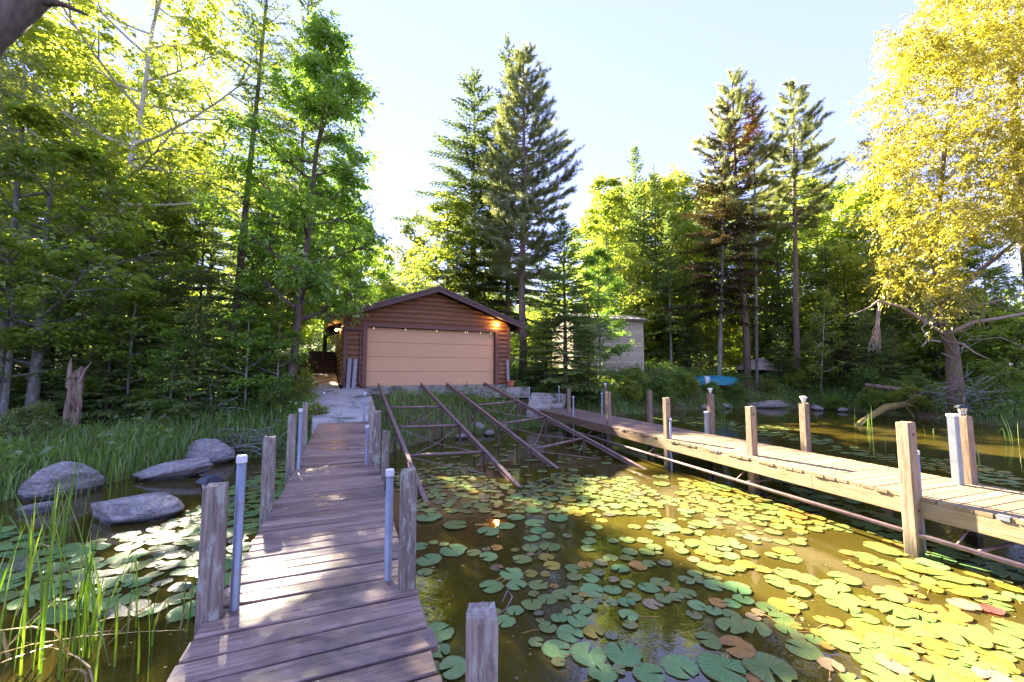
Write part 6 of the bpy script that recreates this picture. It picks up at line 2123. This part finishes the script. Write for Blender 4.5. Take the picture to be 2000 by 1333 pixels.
def pads():
    L = []
    for lst, ox, oy, k in ((Z5, 760, 1000, .25), (Z6, 1250, 1100, .195), (Z7, 1610, 1050, .2123), (Z8, 1220, 900, .24)):
        for x, y, wpx, c in lst:
            px, py = ox + x * k, oy + y * k
            p = at_z(px, py, .008)
            L.append([p.x, p.y, wpx * k / 2 / F * p.y, c])
    # regions of further pads, outlined on the water: corners, count, radius range, colours
    REG = [([(0, 1035), (140, 1065), (300, 1035), (425, 975), (560, 890), (590, 905), (455, 1120), (395, 1200), (300, 1215), (0, 1190)], 330, (.10, .20), 'ggggggld'),
           ([(770, 925), (900, 905), (1010, 960), (1230, 945), (1300, 1000), (1230, 1010), (800, 1000)], 240, (.06, .14), 'gggggggllldy'),
           ([(1000, 960), (1090, 925), (1230, 935), (1330, 985), (1250, 1000)], 90, (.05, .12), 'gglld'),
           ([(840, 930), (800, 890), (900, 870), (1080, 860), (1190, 880), (1240, 905), (1100, 925), (1000, 960)], 90, (.05, .12), 'ggll'),
           ([(1330, 935), (1480, 960), (1660, 1030), (1560, 1040), (1450, 1020), (1330, 1000)], 110, (.05, .12), 'lllllllyyo'),
           ([(1500, 930), (1640, 985), (1740, 1010), (1990, 1110), (1990, 1190), (1830, 1110), (1700, 1040)], 120, (.09, .18), 'ggg'),
           ([(1210, 806), (1400, 818), (1560, 838), (1760, 905), (1560, 862), (1290, 822)], 170, (.08, .17), 'ggg'),
           ([(1620, 880), (1880, 900), (1990, 930), (1990, 955), (1900, 935), (1720, 900)], 90, (.07, .14), 'gly'),
           ([(1260, 1000), (1420, 1010), (1600, 1050), (1500, 1100), (1260, 1090)], 40, (.05, .10), 'gglld')]
    g = random.Random(31)
    def inside(poly, x, y):
        r = False
        j = len(poly) - 1
        for i in range(len(poly)):
            xi, yi = poly[i]
            xj, yj = poly[j]
            if (yi > y) != (yj > y) and x < (xj - xi) * (y - yi) / (yj - yi) + xi:
                r = not r
            j = i
        return r
    RK = [(o.location.x, o.location.y, o.dimensions.x * .5) for o in COL.objects if o.name.startswith('boulder')]
    for poly, n, (r0, r1), cs in REG:
        W = [at_z(x, y, 0) for x, y in poly]
        wp = [(p.x, p.y) for p in W]
        xs, ys = [p[0] for p in wp], [p[1] for p in wp]
        got = tries = 0
        while got < n and tries < n * 60:
            tries += 1
            x, y = g.uniform(min(xs), max(xs)), g.uniform(min(ys), max(ys))
            if not inside(wp, x, y):
                continue
            r = g.uniform(r0, r1) * (1 if g.random() > .25 else .7)
            if any((x - q[0]) ** 2 + (y - q[1]) ** 2 < (.80 * (r + q[2])) ** 2 for q in L):
                continue
            if any((x - q[0]) ** 2 + (y - q[1]) ** 2 < (q[2] + r * .4) ** 2 for q in RK):
                continue
            L.append([x, y, r, g.choice(cs)])
            got += 1
    dsc = {'g': ('flat green lily pad floating on the water', 'green lily pads'), 'l': ('sunlit toned green lily pad floating on the water', 'sunlit toned green lily pads'), 'y': ('bright yellow lily pad floating on the water', 'yellow lily pads'),
           'o': ('orange blotched lily pad floating on the water', 'orange lily pads'), 'b': ('pinkish brown withered lily pad floating on the water', 'pinkish brown lily pads'), 'd': ('dull grey green submerged looking lily pad on the water', 'dull grey green lily pads'), 'r': ('single deep red lily leaf on the sunny water', None)}
    L.sort(key=lambda q: -q[2] / q[1])
    rest = {}
    for i, (x, y, r, c) in enumerate(L):
        z = .005 + (i * 7 % 11) * .0012
        rot = (g.gauss(0, .018), g.gauss(0, .018), g.uniform(0, 6.28))
        me = PADS[g.randrange(16)]
        if i < 300:
            o = obj('lily_pad', me, PADM[c], None, (x, y, z), rot, (r, r, r))
            if x < -1.9 - (y - 4) * .39 or (x < -2.2 and y < 4):
                where = 'between the left dock and the reeds'
            elif math.hypot(x + .15, y - 1.85) < 1.5:
                where = 'around the lone mooring post'
            elif y > 8.2:
                where = 'near the boat tracks'
            elif abs((x - 4.85) * .9465 + (y - 3.93) * .3227) < 1.5:
                where = 'close beside the right dock'
            elif x > 4.85 + (3.93 - y) * .34 + 1.0:
                where = 'beyond the right dock'
            else:
                where = 'in the open water between the docks'
            size = 'large ' if r > .165 else 'small ' if r < .095 else ''
            nm = {'g': 'flat green', 'l': 'sunlit toned green', 'y': 'bright yellow', 'o': 'orange blotched', 'b': 'pinkish brown withered', 'd': 'dull grey green', 'r': 'deep red'}[c]
            lab = size + nm + ' lily pad ' + where
            tag(o, lab, 'lily pad', lab.replace('lily pad', 'lily pads'))
        else:
            rest.setdefault(c, []).append((x, y, z, r, rot[2], me))
    V, Fq, mi = [], [], []
    base = 0
    cols = list(rest)
    for k, c in enumerate(cols):
        for x, y, z, r, a, me in rest[c]:
            for v in me.vertices:
                V.append((x + r * (v.co.x * math.cos(a) - v.co.y * math.sin(a)), y + r * (v.co.x * math.sin(a) + v.co.y * math.cos(a)), z + r * v.co.z))
            for p in me.polygons:
                Fq.append(tuple(base + q for q in p.vertices))
                mi.append(k)
            base += len(me.vertices)
    me = bpy.data.meshes.new('lily_pads_far')
    me.from_pydata(V, [], Fq)
    for c in cols:
        me.materials.append(PADM[c])
    me.polygons.foreach_set('material_index', mi)
    me.polygons.foreach_set('use_smooth', [True] * len(me.polygons))
    o = bpy.data.objects.new('lily_pad_cover', me)
    COL.objects.link(o)
    o['kind'] = 'stuff'
    tag(o, 'cover of small distant green lily pads on the pond', 'lily pads')
    # orange stems lying at the surface between the pads, and drifting leaf litter
    m = MB()
    for k in range(130):
        x, y, r, c = L[g.randrange(0, 260)]
        a = g.uniform(0, 6.28)
        l = g.uniform(.2, .7)
        p = [(x, y, -.004)]
        for q in range(1, 5):
            a += g.uniform(-.5, .5)
            p.append((p[-1][0] + math.cos(a) * l / 4, p[-1][1] + math.sin(a) * l / 4, .003 - .012 * (q / 4) ** 2 * 2 + .004 * math.sin(q * 2.0)))
        m.tube(p, [.0038, .0036, .0034, .003, .0025], 5)
    o = obj('lily_stem_tangle', m.mesh('lily_stem_tangle', True), rough_mat('orange_lily_stem', (.34, .17, .03), (.46, .27, .06), 6, .5), None)
    o['kind'] = 'stuff'
    tag(o, 'thin orange lily stems lying at the water surface', 'lily stems')
    gg = np.random.RandomState(44)
    C = []
    while len(C) < 900:
        px, py = gg.uniform(0, 2000), gg.uniform(870, 1333)
        p = at_z(px, py, .004)
        if p.y < 14:
            C.append((p.x + gg.normal(0, .1), p.y + gg.normal(0, .1), .0035))
    C = np.array(C)
    C = C[shore_dist(C[:, :2]) < 0]
    Tn = unit(np.c_[gg.normal(0, 1, (len(C), 2)), np.zeros(len(C))])
    Nn = unit(np.array([0, 0, 1.0]) + gg.normal(0, .06, C.shape))
    sz = gg.gamma(2.0, .5, len(C)) * .022 + .006
    o = obj('floating_litter', leaf_mesh('floating_litter', C, Tn, Nn, sz, sz * .5, gg.uniform(0, 1, len(C)), .05), leaf_mat('floating_litter', (.20, .13, .06), (.45, .36, .16), .2))
    o['kind'] = 'stuff'
    tag(o, 'small leaf scraps and specks drifting on the pond', 'leaf litter')
pads()
